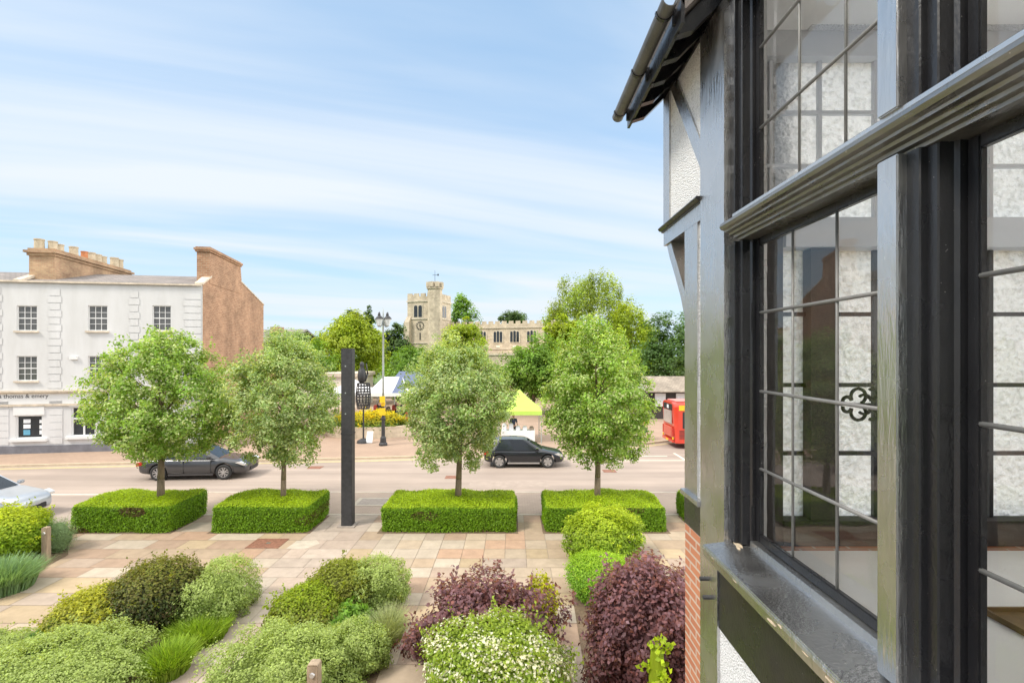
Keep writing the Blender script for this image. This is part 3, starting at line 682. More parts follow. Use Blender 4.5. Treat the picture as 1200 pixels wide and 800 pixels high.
# ------------------------------------------------------------------ the timber-framed house the picture is taken from
XF = 1.2
def near_building():
    b = thing('timber_framed_house', 'black and white timber-framed house with leaded windows close by on the right', 'house', (XF, 3.0, 0))
    E = EYE
    pa, pg, pw = M['paint'], M['paint_grey'], M['paint_worn']
    # --- masonry and panels
    w = MB(); w.box(XF, XF+.25, 3.23, 3.547, 0, E-1.15); w.box(XF, XF+.25, -6, 3.228, 0, 2.9); w.box(XF+.252, 3.75, 3.30, 3.547, 0, E-1.27)
    w.box(3.75, 4.0, -6, 3.547, 0, E-1.0); w.box(3.75, 4.0, -6, .3, E-1.0, E+3.0); w.box(3.75, 4.0, 3.2, 3.547, E-1.0, E+3.0); w.box(3.75, 4.0, .3, 3.2, E+1.95, E+3.0); w.box(XF, 4.0, -6.25, -6.002, 0, E+2.2)
    w.build('brick_wall', M['house_brick'], b)
    p = MB(); p.box(XF+.006, XF+.2, -6, 2.97, 2.9, E-1.58); p.build('roughcast_panel', M['roughcast'], b)
    p = MB(); p.box(XF+.012, XF+.2, 3.2, 3.32, E-.93, E+.85); p.build('roughcast_panel', M['roughcast'], b)
    p = MB(); p.box(XF+.006, XF+.2, 3.232, 4.03, E+1.0, E+2.15); p.build('roughcast_panel', M['roughcast'], b)
    p = MB(); p.box(XF+.006, XF+.2, -6, -.001, E-1.02, E+2.15); p.build('roughcast_panel', M['roughcast'], b)
    # --- posts
    def wavy_post(y0, y1, z0, z1, x=XF-.012, amp=.004, m=pg):
        q = MB(); k = 70; L_ = []; Rr = []
        for i in range(k+1):
            z = z0+(z1-z0)*i/k; L_.append((y0+random.uniform(-amp, amp), z)); Rr.append((y1+random.uniform(-amp, amp), z))
        for i in range(k):
            q.prism([L_[i], Rr[i], Rr[i+1], L_[i+1]], 'x', x, x+.24)
        bm = q; o = bm.build('post', m, b)
        return o
    wavy_post(2.868, 3.232, E-1.14, E+2.0, amp=.003)
    wavy_post(2.965, 3.232, 2.9, E-1.14)
    wavy_post(3.305, 3.547, E-.93, E+.85, XF-.004, .002)
    wavy_post(3.89, 4.04, E+1.0, E+2.0, XF-.006, .002)
    wavy_post(-.001, .30, E-1.03, E+2.0, XF-.006, .003)
    for y, z in ((3.12, E-1.365), (3.07, E-1.455)):
        MB().cyl((XF-.055, y, z), (XF+.01, y, z), .013, n=12).build('peg', M['iron'], b)
    # --- sills, rails, bands
    q = MB(); q.prism([(1.07, E-1.062), (1.064, E-1.075), (1.07, E-1.125), (1.10, E-1.135), (1.36, E-1.14), (1.36, E-1.035), (1.29, E-1.036)], 'y', -.3, 2.872)
    si = q.build('sill', pg, b, bevel=.004)
    def flake(cx, cy, cz, r, nx):
        k = 9; pts = []
        for i in range(k):
            a = 6.283*i/k; rr = r*random.uniform(.5, 1.2); pts.append((rr*math.cos(a), rr*math.sin(a)*random.uniform(.3, .6)))
        fl = MB()
        if nx: fl.prism([(cy+a*1.6, cz+c*.6) for a, c in pts], 'x', cx-.002, cx+.002)
        else: fl.prism([(cx+c*1.0, cy+a*1.3) for a, c in pts], 'z', cz-.0025, cz+.0025)
        fl.build('flaked_patch', M['flake'], si)
    for cy, r in ((2.45, .014), (2.10, .024), (2.04, .015), (1.86, .012), (1.72, .016), (2.72, .010)): flake(1.066, cy, E-1.085+random.uniform(-.015, .012), r, True)
    flake(1.235, 2.80, E-1.042, .035, False); flake(1.22, 2.76, E-1.043, .02, False)
    q = MB(); q.box(XF-.004, XF+.2, -6, 2.962, E-1.58, E-1.142); q.build('rail', pa, b)
    q = MB(); q.box(XF-.03, XF+.2, 3.234, 3.57, E-.965, E-.93); q.build('sill', pg, b, bevel=.004)
    q = MB(); q.box(XF-.004, XF+.2, 3.234, 3.555, E-1.16, E-.966); q.build('rail', pa, b)
    # --- transom moulding
    q = MB(); q.prism([(1.145, E+.713), (1.136, E+.705), (1.134, E+.692), (1.142, E+.678), (1.160, E+.672), (1.162, E+.663), (1.186, E+.660), (1.190, E+.650), (1.212, E+.648),
                       (1.214, E+.636), (1.235, E+.634), (1.237, E+.622), (1.335, E+.622), (1.335, E+.72), (1.2, E+.722)], 'y', -.3, 2.80)
    q.build('transom', pw, b)
    q = MB(); q.box(1.205, 1.335, .30, 2.80, E+.724, E+.765); q.build('rail', pg, b)
    # --- mullion
    q = MB(); q.box(XF-.008, 1.34, 1.585, 1.674, E-1.035, E+.622); q.box(XF-.008, 1.34, 1.585, 1.674, E+.765, E+2.0)
    q.build('mullion', pg, b, bevel=.004)
    # --- plate, jetty, brace, bracket
    q = MB(); q.box(XF-.006, XF+.2, -6, 4.04, E+2.0, E+2.14); q.build('wall_plate', pa, b)
    q = MB(); q.box(XF-.004, XF+.22, 3.234, 4.04, E+.852, E+.96); q.build('jetty_beam', pg, b)
    q = MB(); q.prism([(XF-.035, E+1.0), (XF-.04, E+.99), (XF-.03, E+.975), (XF-.012, E+.97), (XF-.012, E+.96), (XF+.1, E+.96), (XF+.1, E+1.0)], 'y', 3.234, 4.075)
    q.build('moulding', pa, b)
    q = MB(); q.prism([(3.86, E+2.0), (3.72, E+2.0), (3.16, E+1.24), (3.16, E+1.06)], 'x', XF-.006, XF+.1); q.build('brace', pg, b)
    q = MB(); q.prism([(3.90, E+.85), (4.0, E+.85), (3.93, E+.74), (3.80, E+.58), (3.68, E+.42), (3.60, E+.28), (3.549, E+.2), (3.549, E+.37), (3.60, E+.46), (3.72, E+.62), (3.84, E+.77)], 'x', XF+.01, XF+.12)
    q.build('bracket', pg, b)
    q = MB(); q.box(XF+.22, 1.93, 3.548, 4.04, E+.855, E+.95); q.build('jetty_soffit', pa, b)
    # --- roof, rafters, gutter
    q = MB(); q.prism([(.93, E+2.015), (1.95, E+3.035), (1.95, E+2.91), (.97, E+1.93)], 'y', 2.86, 4.22)
    q.build('roof', M['slate'], b)
    q = MB(); q.prism([(.90, E+3.385), (2.6, E+5.085), (4.4, E+3.285), (4.3, E+3.20), (2.6, E+4.96), (.95, E+3.31)], 'y', -6.3, 3.6); q.build('roof', M['tile'], b)
    q = MB(); q.box(XF+.004, XF+.2, -6, 2.85, E+2.145, E+3.6); q.box(1.96, 3.75, 3.34, 3.54, E+2.145, E+3.6); q.build('roughcast_panel', M['roughcast'], b)
    y = 2.95
    while y < 4.2:
        q = MB(); q.prism([(.955, E+1.90), (1.4, E+2.345), (1.4, E+2.22), (1.05, E+1.87), (.955, E+1.84)], 'y', y, y+.06); q.build('rafter', pa, b); y += .27
    q = MB()
    prof = [( .046*math.cos(t), .046*math.sin(t)) for t in [math.pi + math.pi*i/10 for i in range(11)]]
    prof += [(p0*.88, p1*.88) for p0, p1 in prof[::-1]]
    q.prism([(.88+a, E+1.975+c) for a, c in prof], 'y', 2.84, 4.26)
    q.prism([(.88+.046*math.cos(6.283*i/14), E+1.97+.042*math.sin(6.283*i/14)) for i in range(14)], 'y', 4.255, 4.262)
    gu = q.build('gutter', M['gutter'], b)
    for yy in (2.95, 3.55, 4.15):
        q = MB(); q.prism([(.88+a*1.12, E+1.975+c*1.12) for a, c in prof], 'y', yy, yy+.025); q.box(.93, .97, yy, yy+.025, E+1.90, E+1.99); q.build('strap', pa, gu)
    q = MB(); q.box(.945, .965, 2.86, 4.2, E+1.85, E+1.985); q.build('fascia', pa, b)
    # gable end infill of the street end
    q = MB(); q.prism([(1.25, E+2.142), (1.93, E+2.88), (1.93, E+2.142)], 'y', 3.98, 4.03); q.prism([(1.3, E+3.602), (2.6, E+4.85), (3.9, E+3.602)], 'y', 3.34, 3.54)
    q.build('gable_panel', M['roughcast'], b)
    # --- windows on the near side
    def leaded(y0, y1, z0, z1, vb, hb):
        """far jamb at y1, near jamb at y0"""
        jb = []
        for s, yj in ((-1, y1), (1, y0)):
            q = MB()
            k = 1 if (y1-y0) > 1.19 and s < 0 else .62
            st = [(1.196, -.03), (1.221, -.03), (1.224, .044*k), (1.228, .048*k), (1.246, .05*k), (1.248, .082*k), (1.252, .086*k), (1.292, .088*k), (1.30, .10*k), (1.345, .10*k), (1.345, -.03)]
            q.prism([(x, yj+s*t) for x, t in st], 'z', z0, z1); jb.append(q)
        k1 = 1 if (y1-y0) > 1.19 else .62
        ya, yb = y0+.062, y1-.10*k1
        q = MB(); t = .042; x0, x1 = 1.318, 1.343
        q.box(x0, x1, yb-t, yb-.001, z0+.03, z1-.001); q.box(x0, x1, ya+.001, ya+t, z0+.03, z1-.001)
        q.box(x0, x1, ya+t, yb-t, z1-.04, z1-.001); q.box(x0, x1, ya+t, yb-t, z0+.03, z0+.075)
        fr = q.build('window', pa, b, bevel=.004)
        for q in jb: q.build('jamb', pa, fr)
        q = MB(); q.box(1.285, 1.345, ya-.0, yb, z0-.04, z0+.028); q.build('bottom_rail', pg, fr, bevel=.003)
        q = MB(); r = .0085
        for y in vb: q.cyl((1.330, y, z0+.07), (1.330, y, z1-.035), r*.72, n=8)
        for z in hb: q.cyl((1.326, ya+t-.01, z), (1.326, yb-t+.01, z), r*.95, n=8)
        q.build('glazing_bar', M['lead'], fr, smooth=True)
        q = MB()
        ys = [ya+t] + sorted(vb) + [yb-t]; zs = [z0+.07] + sorted(hb) + [z1-.035]
        for i in range(len(ys)-1):
            for j in range(len(zs)-1):
                a = random.uniform(-.0022, .0022); c = random.uniform(-.0022, .0022)
                q.add([(1.334+a+c, ys[i]+.004, zs[j]+.004), (1.334-a+c, ys[i+1]-.004, zs[j]+.004), (1.334-a-c, ys[i+1]-.004, zs[j+1]-.004), (1.334+a-c, ys[i]+.004, zs[j+1]-.004)], [(3, 2, 1, 0)])
        q.build('pane', M['glass'], fr, fix=False)
        return fr
    hb1 = [E+.222, E-.197, E-.610]; hb2 = [E+1.205, E+1.634]
    f1 = leaded(1.674, 2.868, E-1.034, E+.622, [2.425, 2.095, 1.80], hb1)
    leaded(.30, 1.585, E-1.034, E+.622, [1.21, .90, .60], hb1)
    leaded(1.674, 2.868, E+.765, E+2.0, [2.37, 2.04, 1.80], hb2)
    leaded(.30, 1.585, E+.765, E+2.0, [1.21, .90, .60], hb2)
    for z in (E+.12, E-.98): MB().box(1.296, 1.312, 2.765, 2.78, z, z+.16).build('hinge', pa, f1)
    # --- street-end windows seen through the panes
    q = MB()
    X0 = 1.80; Y = 3.47
    q.box(1.26, X0, 3.40, 3.545, E-1.27, E+.85); q.box(X0, 3.75, 3.38, 3.545, E-1.265, E-1.10)
    q.box(1.98, 2.165, 3.39, 3.54, E-1.098, E+.70); q.box(3.66, 3.75, 3.40, 3.54, E-1.098, E+.70)
    fw = q.build('window', M['black_board'], b)
    q = MB(); q.box(X0, 3.75, 3.36, 3.545, E+.705, E+.90); q.build('transom', M['inner_grey'], b)
    q = MB(); q.box(X0+.01, 3.66, 3.485, 3.492, E-1.098, E+.702); q.build('pane', M['obscure'], fw)
    q = MB()
    for x in (2.455, 2.845, 3.235, 3.6): q.box(x-.014, x+.014, 3.455, 3.483, E-1.098, E+.702)
    for z in (E+.27, E-.207, E-.667): q.box(X0, 3.66, 3.452, 3.482, z-.014, z+.014)
    q.build('glazing_bar', pa, fw)
    q = MB(); q.box(1.26, 1.93, 3.90, 4.03, E+.97, E+2.14); q.box(1.87, 1.93, 3.548, 3.899, E+.97, E+2.14); q.build('roughcast_panel', M['roughcast'], b)
    q = MB(); q.box(1.27, 1.42, 3.40, 3.54, E+.902, E+2.14); q.box(1.42, 3.75, 3.40, 3.54, E+1.98, E+2.17); q.box(3.66, 3.75, 3.40, 3.54, E+.902, E+1.98)
    fu = q.build('window', M['inner_grey'], b)
    q = MB(); q.box(1.42, 3.66, 3.485, 3.492, E+.902, E+1.982); q.build('pane', M['obscure'], fu)
    q = MB()
    for x in (1.75, 2.08, 2.455, 2.845, 3.235, 3.6): q.box(x-.012, x+.012, 3.455, 3.483, E+.902, E+1.98)
    for z in (E+1.27, E+1.63): q.box(1.42, 3.66, 3.452, 3.482, z-.012, z+.012)
    q.build('glazing_bar', M['inner_grey'], fu)
    # scrolled stay on the far window
    q = MB(); cx, cz = 2.33, E-.335
    def arc(ax, az, r, a0, a1, th=.011):
        k = 14; pts = [(ax+r*math.cos(a0+(a1-a0)*i/k), 3.43, az+r*math.sin(a0+(a1-a0)*i/k)) for i in range(k+1)]; q.tube(pts, [th]*(k+1), 6)
    for s in (1, -1):
        arc(cx-.01, cz+s*.055, .05, s*-1.2, s*3.6); arc(cx+.085, cz+s*.07, .034, s*-2.8, s*2.2, .012); arc(cx-.085, cz+s*.02, .03, s*.2, s*3.4, .012); arc(cx+.03, cz+s*.02, .045, 0, s*2.4, .010)
    q.tube([(cx-.14, 3.43, cz), (cx+.14, 3.43, cz)], [.010, .010], 6)
    q.build('window_stay', M['iron'], fw, smooth=True)
    # --- the room
    pl = M['plaster']
    MB().box(1.4, 3.749, .05, 3.4, 2.86, 2.9).build('floor', M['worktop'], b); MB().box(1.35, 3.749, .05, 3.398, E+2.15, E+2.17).build('ceiling', pl, b)
    MB().box(3.73, 3.748, .05, 3.36, 2.9, E-1.0).build('inner_wall', pl, b); MB().box(3.80, 3.81, .3, 3.2, E-1.0, E+1.95).build('added_light_window', M['obscure'], b); MB().box(1.42, 3.729, 0.05, .15, 2.9, E+2.149).build('inner_wall', pl, b)  # unseen window added to light the room; close white walls brighten it
    MB().box(1.42, 3.729, 3.28, 3.298, 2.9, E-1.28).build('inner_wall', pl, b); MB().box(1.402, 1.42, .15, 3.28, 2.9, E-1.15).build('inner_wall', pl, b)
    # --- the wing behind, whose window the picture is taken from
    q = MB(); q.box(-7, -1.0, -.9, -.6, 0, E+2.0); q.box(1.0, 1.198, -.9, -.6, 0, E+2.0); q.box(-.999, .999, -.9, -.6, 0, E-1.0); q.box(-.999, .999, -.9, -.6, E+1.2, E+2.0)
    q.build('wing_wall', M['roughcast'], b)
    q = MB(); q.prism([(-.3, E+1.95), (-4, E+5.4), (-4, E+5.2), (-.35, E+1.8)], 'x', -7.3, 1.1); q.build('wing_roof', M['tile'], b)
    return b
near_building()
t = thing('desk', 'white topped desk standing inside behind the leaded windows', 'desk', (2.3, 2.2, 2.9))
MB().box(1.45, 3.3, .7, 3.27, EYE-1.29, EYE-1.25).build('top', M['worktop'], t, bevel=.005)
for x, y in ((1.55, .8), (3.2, .8), (1.55, 3.15), (3.2, 3.15)):
    MB().box(x-.03, x+.03, y-.03, y+.03, 2.9, EYE-1.291).build('leg', M['worktop'], t)
q = MB(); q.box(2.27, 2.75, 2.25, 2.48, EYE-1.249, EYE-1.24)
for a in ((2.27, 2.75, 2.25, 2.262), (2.27, 2.75, 2.468, 2.48), (2.27, 2.282, 2.263, 2.467), (2.738, 2.75, 2.263, 2.467)): q.box(*a, EYE-1.239, EYE-1.22)
tag(q.build('wooden_tray', M['brown']), 'shallow brown wooden tray lying on the white desk', 'tray')

# ------------------------------------------------------------------ white town house across the street
def town_house():
    OX, OY = -19.1, 31.6; ca, sa = math.cos(R(10)), math.sin(R(10))
    h = thing('white_town_house', 'three storey white rendered town house with brick gable and two chimneys', 'house', (OX, OY, 0), R(10))
    def fu(px):
        q = (px-600)/600.0; return (OY*q - OX)/(ca - q*sa)
    def fz(py, u): return EYE + (415-py)/600.0*(OY+sa*u)
    U0 = -24.0; ZT = 10.05; T = .3
    wins = []
    for px in (31.5, 114.5, 189.5):
        u = fu(px); wins.append((u-.52, u+.52, fz(387.5, u), fz(358, u)))
        wins.append((u-.52, u+.52, fz(446, u), fz(417, u)))
    for du in (4.3, 8.6):
        u = fu(31.5)-du; wins.append((u-.52, u+.52, fz(387.5, fu(31.5)), fz(358, fu(31.5)))); wins.append((u-.52, u+.52, fz(446, fu(31.5)), fz(417, fu(31.5))))
    u1, u2 = fu(18.5), fu(50); shop = (u1, u2, fz(514, u1), fz(486.5, u1))
    u3, u4 = fu(83.5), fu(112); shop2 = (u3, u4, fz(511, u3), fz(476.5, u3))
    u5, u6 = fu(150), fu(185); shop3 = (u5, u6, shop2[2], shop2[3])
    ops = wins + [shop, shop2, shop3]
    us = sorted(set([U0, 0.0] + [o[0] for o in ops] + [o[1] for o in ops])); zs = sorted(set([-.1, ZT] + [o[2] for o in ops] + [o[3] for o in ops]))
    q = MB()
    for i in range(len(us)-1):
        run = None
        for j in range(len(zs)-1):
            uc, zc = (us[i]+us[i+1])/2, (zs[j]+zs[j+1])/2
            hole = any(o[0] < uc < o[1] and o[2] < zc < o[3] for o in ops)
            if not hole:
                if run is None: run = zs[j]
            if hole or j == len(zs)-2:
                if run is not None: q.box(us[i], us[i+1], 0, T, run, zs[j] if hole else zs[j+1]); run = None
    q.build('wall', M['render_white'], h, local=True)
    q = MB(); q.box(U0, -.3, T+.25, T+.3, 0, ZT-.05); q.box(U0, U0+.3, T+.3, 12, 0, ZT); q.box(U0+.3, -.3, 11.7, 12, 0, ZT); q.build('rear_wall', M['render_white'], h, local=True)
    # gable
    q = MB(); q.prism([(.002, -.1), (.002, 10.10), (1.0, 10.60), (1.2, 10.75), (6.9, 11.15), (12.3, 10.0), (12.3, -.1)], 'x', -.3, .02)
    q.build('gable_wall', M['gable_brick'], h, local=True)
    q = MB(); q.prism([(-.06, 10.08), (-.06, 10.20), (1.3, 10.86), (1.3, 10.73)], 'x', -.42, .06); q.build('coping', M['stucco_trim'], h, local=True); q = MB(); q.prism([(6.7, 11.2), (6.7, 11.30), (12.4, 10.08), (12.4, 9.98)], 'x', -.34, .06)
    q.build('coping', M['stucco_trim'], h, local=True)
    q = MB(); q.prism([(-.12, ZT+.02), (5.2, 11.30), (11.9, ZT-.1), (11.9, ZT-.25), (5.2, 11.15), (-.12, ZT-.08)], 'x', U0, -.31)
    q.build('roof', M['slate'], h, local=True)
    q = MB(); q.box(U0, -.02, -.14, -.04, ZT-.05, ZT+.05); q.build('gutter', M['stucco_trim'], h, local=True)
    # pilasters with quoin blocks
    for pa, pb in ((56, 72.5), (150.5, 164), (214.5, 236), (-6, 3)):
        a, c = fu(pa), min(fu(pb), 0.012); q = MB(); z = fz(455, a); i = 0
        while z < ZT-.5:
            ins = 0 if i % 2 == 0 else .08
            q.box(a+ins, c-ins*(0 if pb > 230 else 1), -.022, -.002, z, z+.40); z += .42; i += 1
        q.build('pilaster', M['render_white'], h, local=True, bevel=.01)
    # cornice, fascia, plinth
    zc = fz(457, -8)
    q = MB(); q.box(U0, 0.05, -.22, -.001, zc-.10, zc); q.box(U0, 0.04, -.14, -.001, zc-.19, zc-.101); q.build('cornice', M['stucco_trim'], h, local=True)
    q = MB(); q.box(U0, 0.03, -.10, -.001, zc-.92, zc-.80); q.build('moulding', M['stucco_trim'], h, local=True)
    q = MB(); q.box(U0, 0.02, -.03, -.001, zc-.795, zc-.195); q.build('sign_board', M['white'], h, local=True)
    q = MB(); q.box(U0, 0.03, -.05, -.001, -.1, fz(522.5, u1)); q.build('plinth', M['plinth'], h, local=True)
    for a, c in ((U0, u1-.35), (u2+.35, u3-.45), (u4+.4, u5-.4), (u6+.4, 0.012)):
        q = MB(); z = fz(521, u1)
        while z < zc-1.0: q.box(a, c, -.03, -.001, z, z+.40); z += .425
        q.build('rusticated_pier', M['render_white'], h, local=True)
    # sash windows
    def sash(w_, h_):
        fr = MB(); g = .05
        fr.box(-w_/2, -w_/2+g, .06, .16, 0, h_); fr.box(w_/2-g, w_/2, .06, .16, 0, h_); fr.box(-w_/2+g, w_/2-g, .06, .16, h_-g, h_); fr.box(-w_/2+g, w_/2-g, .06, .16, 0, g)
        fr.box(-w_/2+g, w_/2-g, .07, .14, h_/2-.03, h_/2+.03)
        for k in (1, 2):
            x = -w_/2+g+(w_-2*g)*k/3; fr.box(x-.013, x+.013, .08, .12, g, h_/2-.03); fr.box(x-.013, x+.013, .08, .12, h_/2+.03, h_-g)
        for z in (h_*.27, h_*.73):
            for k in range(3):
                a = -w_/2+g+(w_-2*g)*k/3+.013; fr.box(a, a+(w_-2*g)/3-.026, .082, .118, z-.013, z+.013)
        f = fr.build('window', M['white'], h, local=True)
        MB().box(-w_/2+g, w_/2-g, .105, .115, g, h_-g).build('pane', M['house_glass'], f, local=True)
        MB().box(-w_/2-.1, w_/2+.1, -.12, .058, -.10, -.001).build('sill', M['stucco_trim'], f, local=True)
        cu = MB(); cu.box(-w_/2+g, -w_/2+g+.14, .20, .24, g, h_); cu.box(w_/2-g-.14, w_/2-g, .20, .24, g, h_); cu.build('curtain', M['white'], f, local=True)
        return f
    w0 = wins[0]; hh = w0[3]-w0[2]; proto = sash(1.04, hh)
    for i, w_ in enumerate(wins):
        o = proto if i == 0 else copy_tree(proto, h)
        o.location = ((w_[0]+w_[1])/2, 0, w_[2]); o.scale = (1, 1, (w_[3]-w_[2])/hh)
    # shop windows
    def shopwin(a, c, z0, z1, transom, mull):
        q = MB(); g = .07
        q.box(a, a+g, .04, .18, z0, z1); q.box(c-g, c, .04, .18, z0, z1); q.box(a+g, c-g, .04, .18, z1-g, z1); q.box(a+g, c-g, .04, .18, z0, z0+g)
        if transom: q.box(a+g, c-g, .05, .15, z1-.75, z1-.66)
        if mull: m = (a+c)/2; q.box(m-.04, m+.04, .05, .15, z0+g, z1-g)
        f = q.build('shop_window', M['white'], h, local=True)
        MB().box(a+g, c-g, .11, .12, z0+g, z1-g).build('pane', M['dark_glass'], f, local=True)
        MB().box(a-.25, c+.25, -.16, .035, z0-.16, z0-.002).build('sill', M['white'], f, local=True)
        hd = MB(); hd.box(a-.1, c+.1, -.06, -.001, z1, z1+.5 if not transom else z1+.08); hd.build('head', M['white'], f, local=True)
        return f
    f = shopwin(*shop, False, False)
    for k, (du, z, w_, hh_, m) in enumerate(((.28, .30, .34, .30, 'blue_card'), (.28, .68, .36, .24, 'paper'), (.28, 1.0, .36, .22, 'paper'), (1.10, .32, .30, .24, 'paper'), (1.10, .64, .34, .22, 'paper'), (1.10, .98, .32, .2, 'paper'))):
        MB().box(shop[0]+.05+du, shop[0]+.05+du+w_, .085, .10, shop[2]+z-.1, shop[2]+z-.1+hh_).build('card', M[m], f, local=True)
    shopwin(*shop2, True, True); shopwin(*shop3, True, True)
    # lettering on the fascia
    cu = bpy.data.curves.new('lettering', 'FONT'); cu.body = "a thomas & emery"; cu.size = .34; cu.extrude = .004
    tx = bpy.data.objects.new('lettering', cu); COL.objects.link(tx); tx.parent = h
    tx.location = (fu(-1), -.034, fz(466.3, fu(10))); tx.rotation_euler = (R(90), 0, 0); cu.materials.append(M['sign_ink'])
    bpy.context.view_layer.update(); lm = bpy.data.meshes.new_from_object(tx.evaluated_get(bpy.context.evaluated_depsgraph_get())); lt, lr = tx.location.copy(), tx.rotation_euler.copy()
    bpy.data.objects.remove(tx); tx = bpy.data.objects.new('lettering', lm); COL.objects.link(tx); tx.parent = h; tx.location = lt; tx.rotation_euler = lr
    # white alarm box
    u = fu(87); MB().box(u-.2, u+.2, -.12, -.002, fz(421, u), fz(417, u)).build('alarm_box', M['white'], h, local=True)
    # chimneys
    q = MB(); q.prism([(1.0, 10.3), (1.0, 12.25), (6.6, 12.35), (6.9, 11.0), (6.9, 10.3)], 'x', -.72, .045)
    q.box(-.80, .11, .92, 6.7, 12.30, 12.42); q.box(-.86, .17, .86, 6.76, 12.42, 12.55); q.box(-.78, .09, .94, 6.6, 12.55, 12.62)
    c1 = q.build('chimney', M['gable_brick'], h, local=True)
    q = MB(); q.lathe([(.16, 0), (.15, .12), (.12, .16)], (-.35, 4.2, 12.62), 12); q.build('chimney_pot', M['pot'], c1, local=True)
    a = fu(13) + .25
    q = MB(); q.box(a, a+1.35, 1.0, 9.2, 9.9, 11.75); q.box(a-.08, a+1.43, .92, 9.28, 11.75, 11.92); q.box(a-.2, a+1.55, .80, 9.4, 11.92, 12.06); q.box(a-.05, a+1.4, .95, 9.25, 12.06, 12.2)
    c2 = q.build('chimney', M['chim_brick'], h, local=True)
    for i, (v, r, hh_, m, du) in enumerate(((1.3, .26, .62, 'pot', .35), (1.5, .24, .55, 'pot', .95), (2.2, .22, .5, 'pot', .9), (3.5, .25, .62, 'pot', .9), (4.4, .2, .5, 'terracotta', 1.0), (5.3, .25, .6, 'pot', .9), (6.0, .25, .6, 'pot', .9), (6.6, .25, .58, 'pot', .9), (8.0, .27, .75, 'pot', .9), (8.6, .27, .72, 'pot', .9))):
        q = MB(); q.lathe([(r, 0), (r*.93, hh_*.85), (r*1.05, hh_*.88), (r*1.05, hh_), (r*.8, hh_)], (a+du, v, 12.19), 14); q.build('chimney_pot', M[m], c2, local=True, smooth=False)
    q = MB(); q.prism([(-.1, 10.02), (-.1, 10.16), (1.4, 10.72), (1.4, 10.55)], 'x', a-.1, a+.3); q.build('coping', M['stucco_trim'], h, local=True)
    return h
town_house()
q = thing('slate_roofed_house', 'low slate roofed house showing just past the brick gable', 'house', (-30, 70, 0))
MB().box(-37, -29.3, 66, 78, -.1, 7.6).build('wall', M['gable_brick'], q)
MB().prism([(65.7, 7.5), (72, 9.3), (78.3, 7.5), (78.3, 7.3), (72, 9.05), (65.7, 7.3)], 'x', -37, -28.8).build('roof', M['slate'], q)
MB().box(-32.6, -31.4, 69, 70.6, 7.5, 9.5).build('chimney', M['chim_brick'], q)

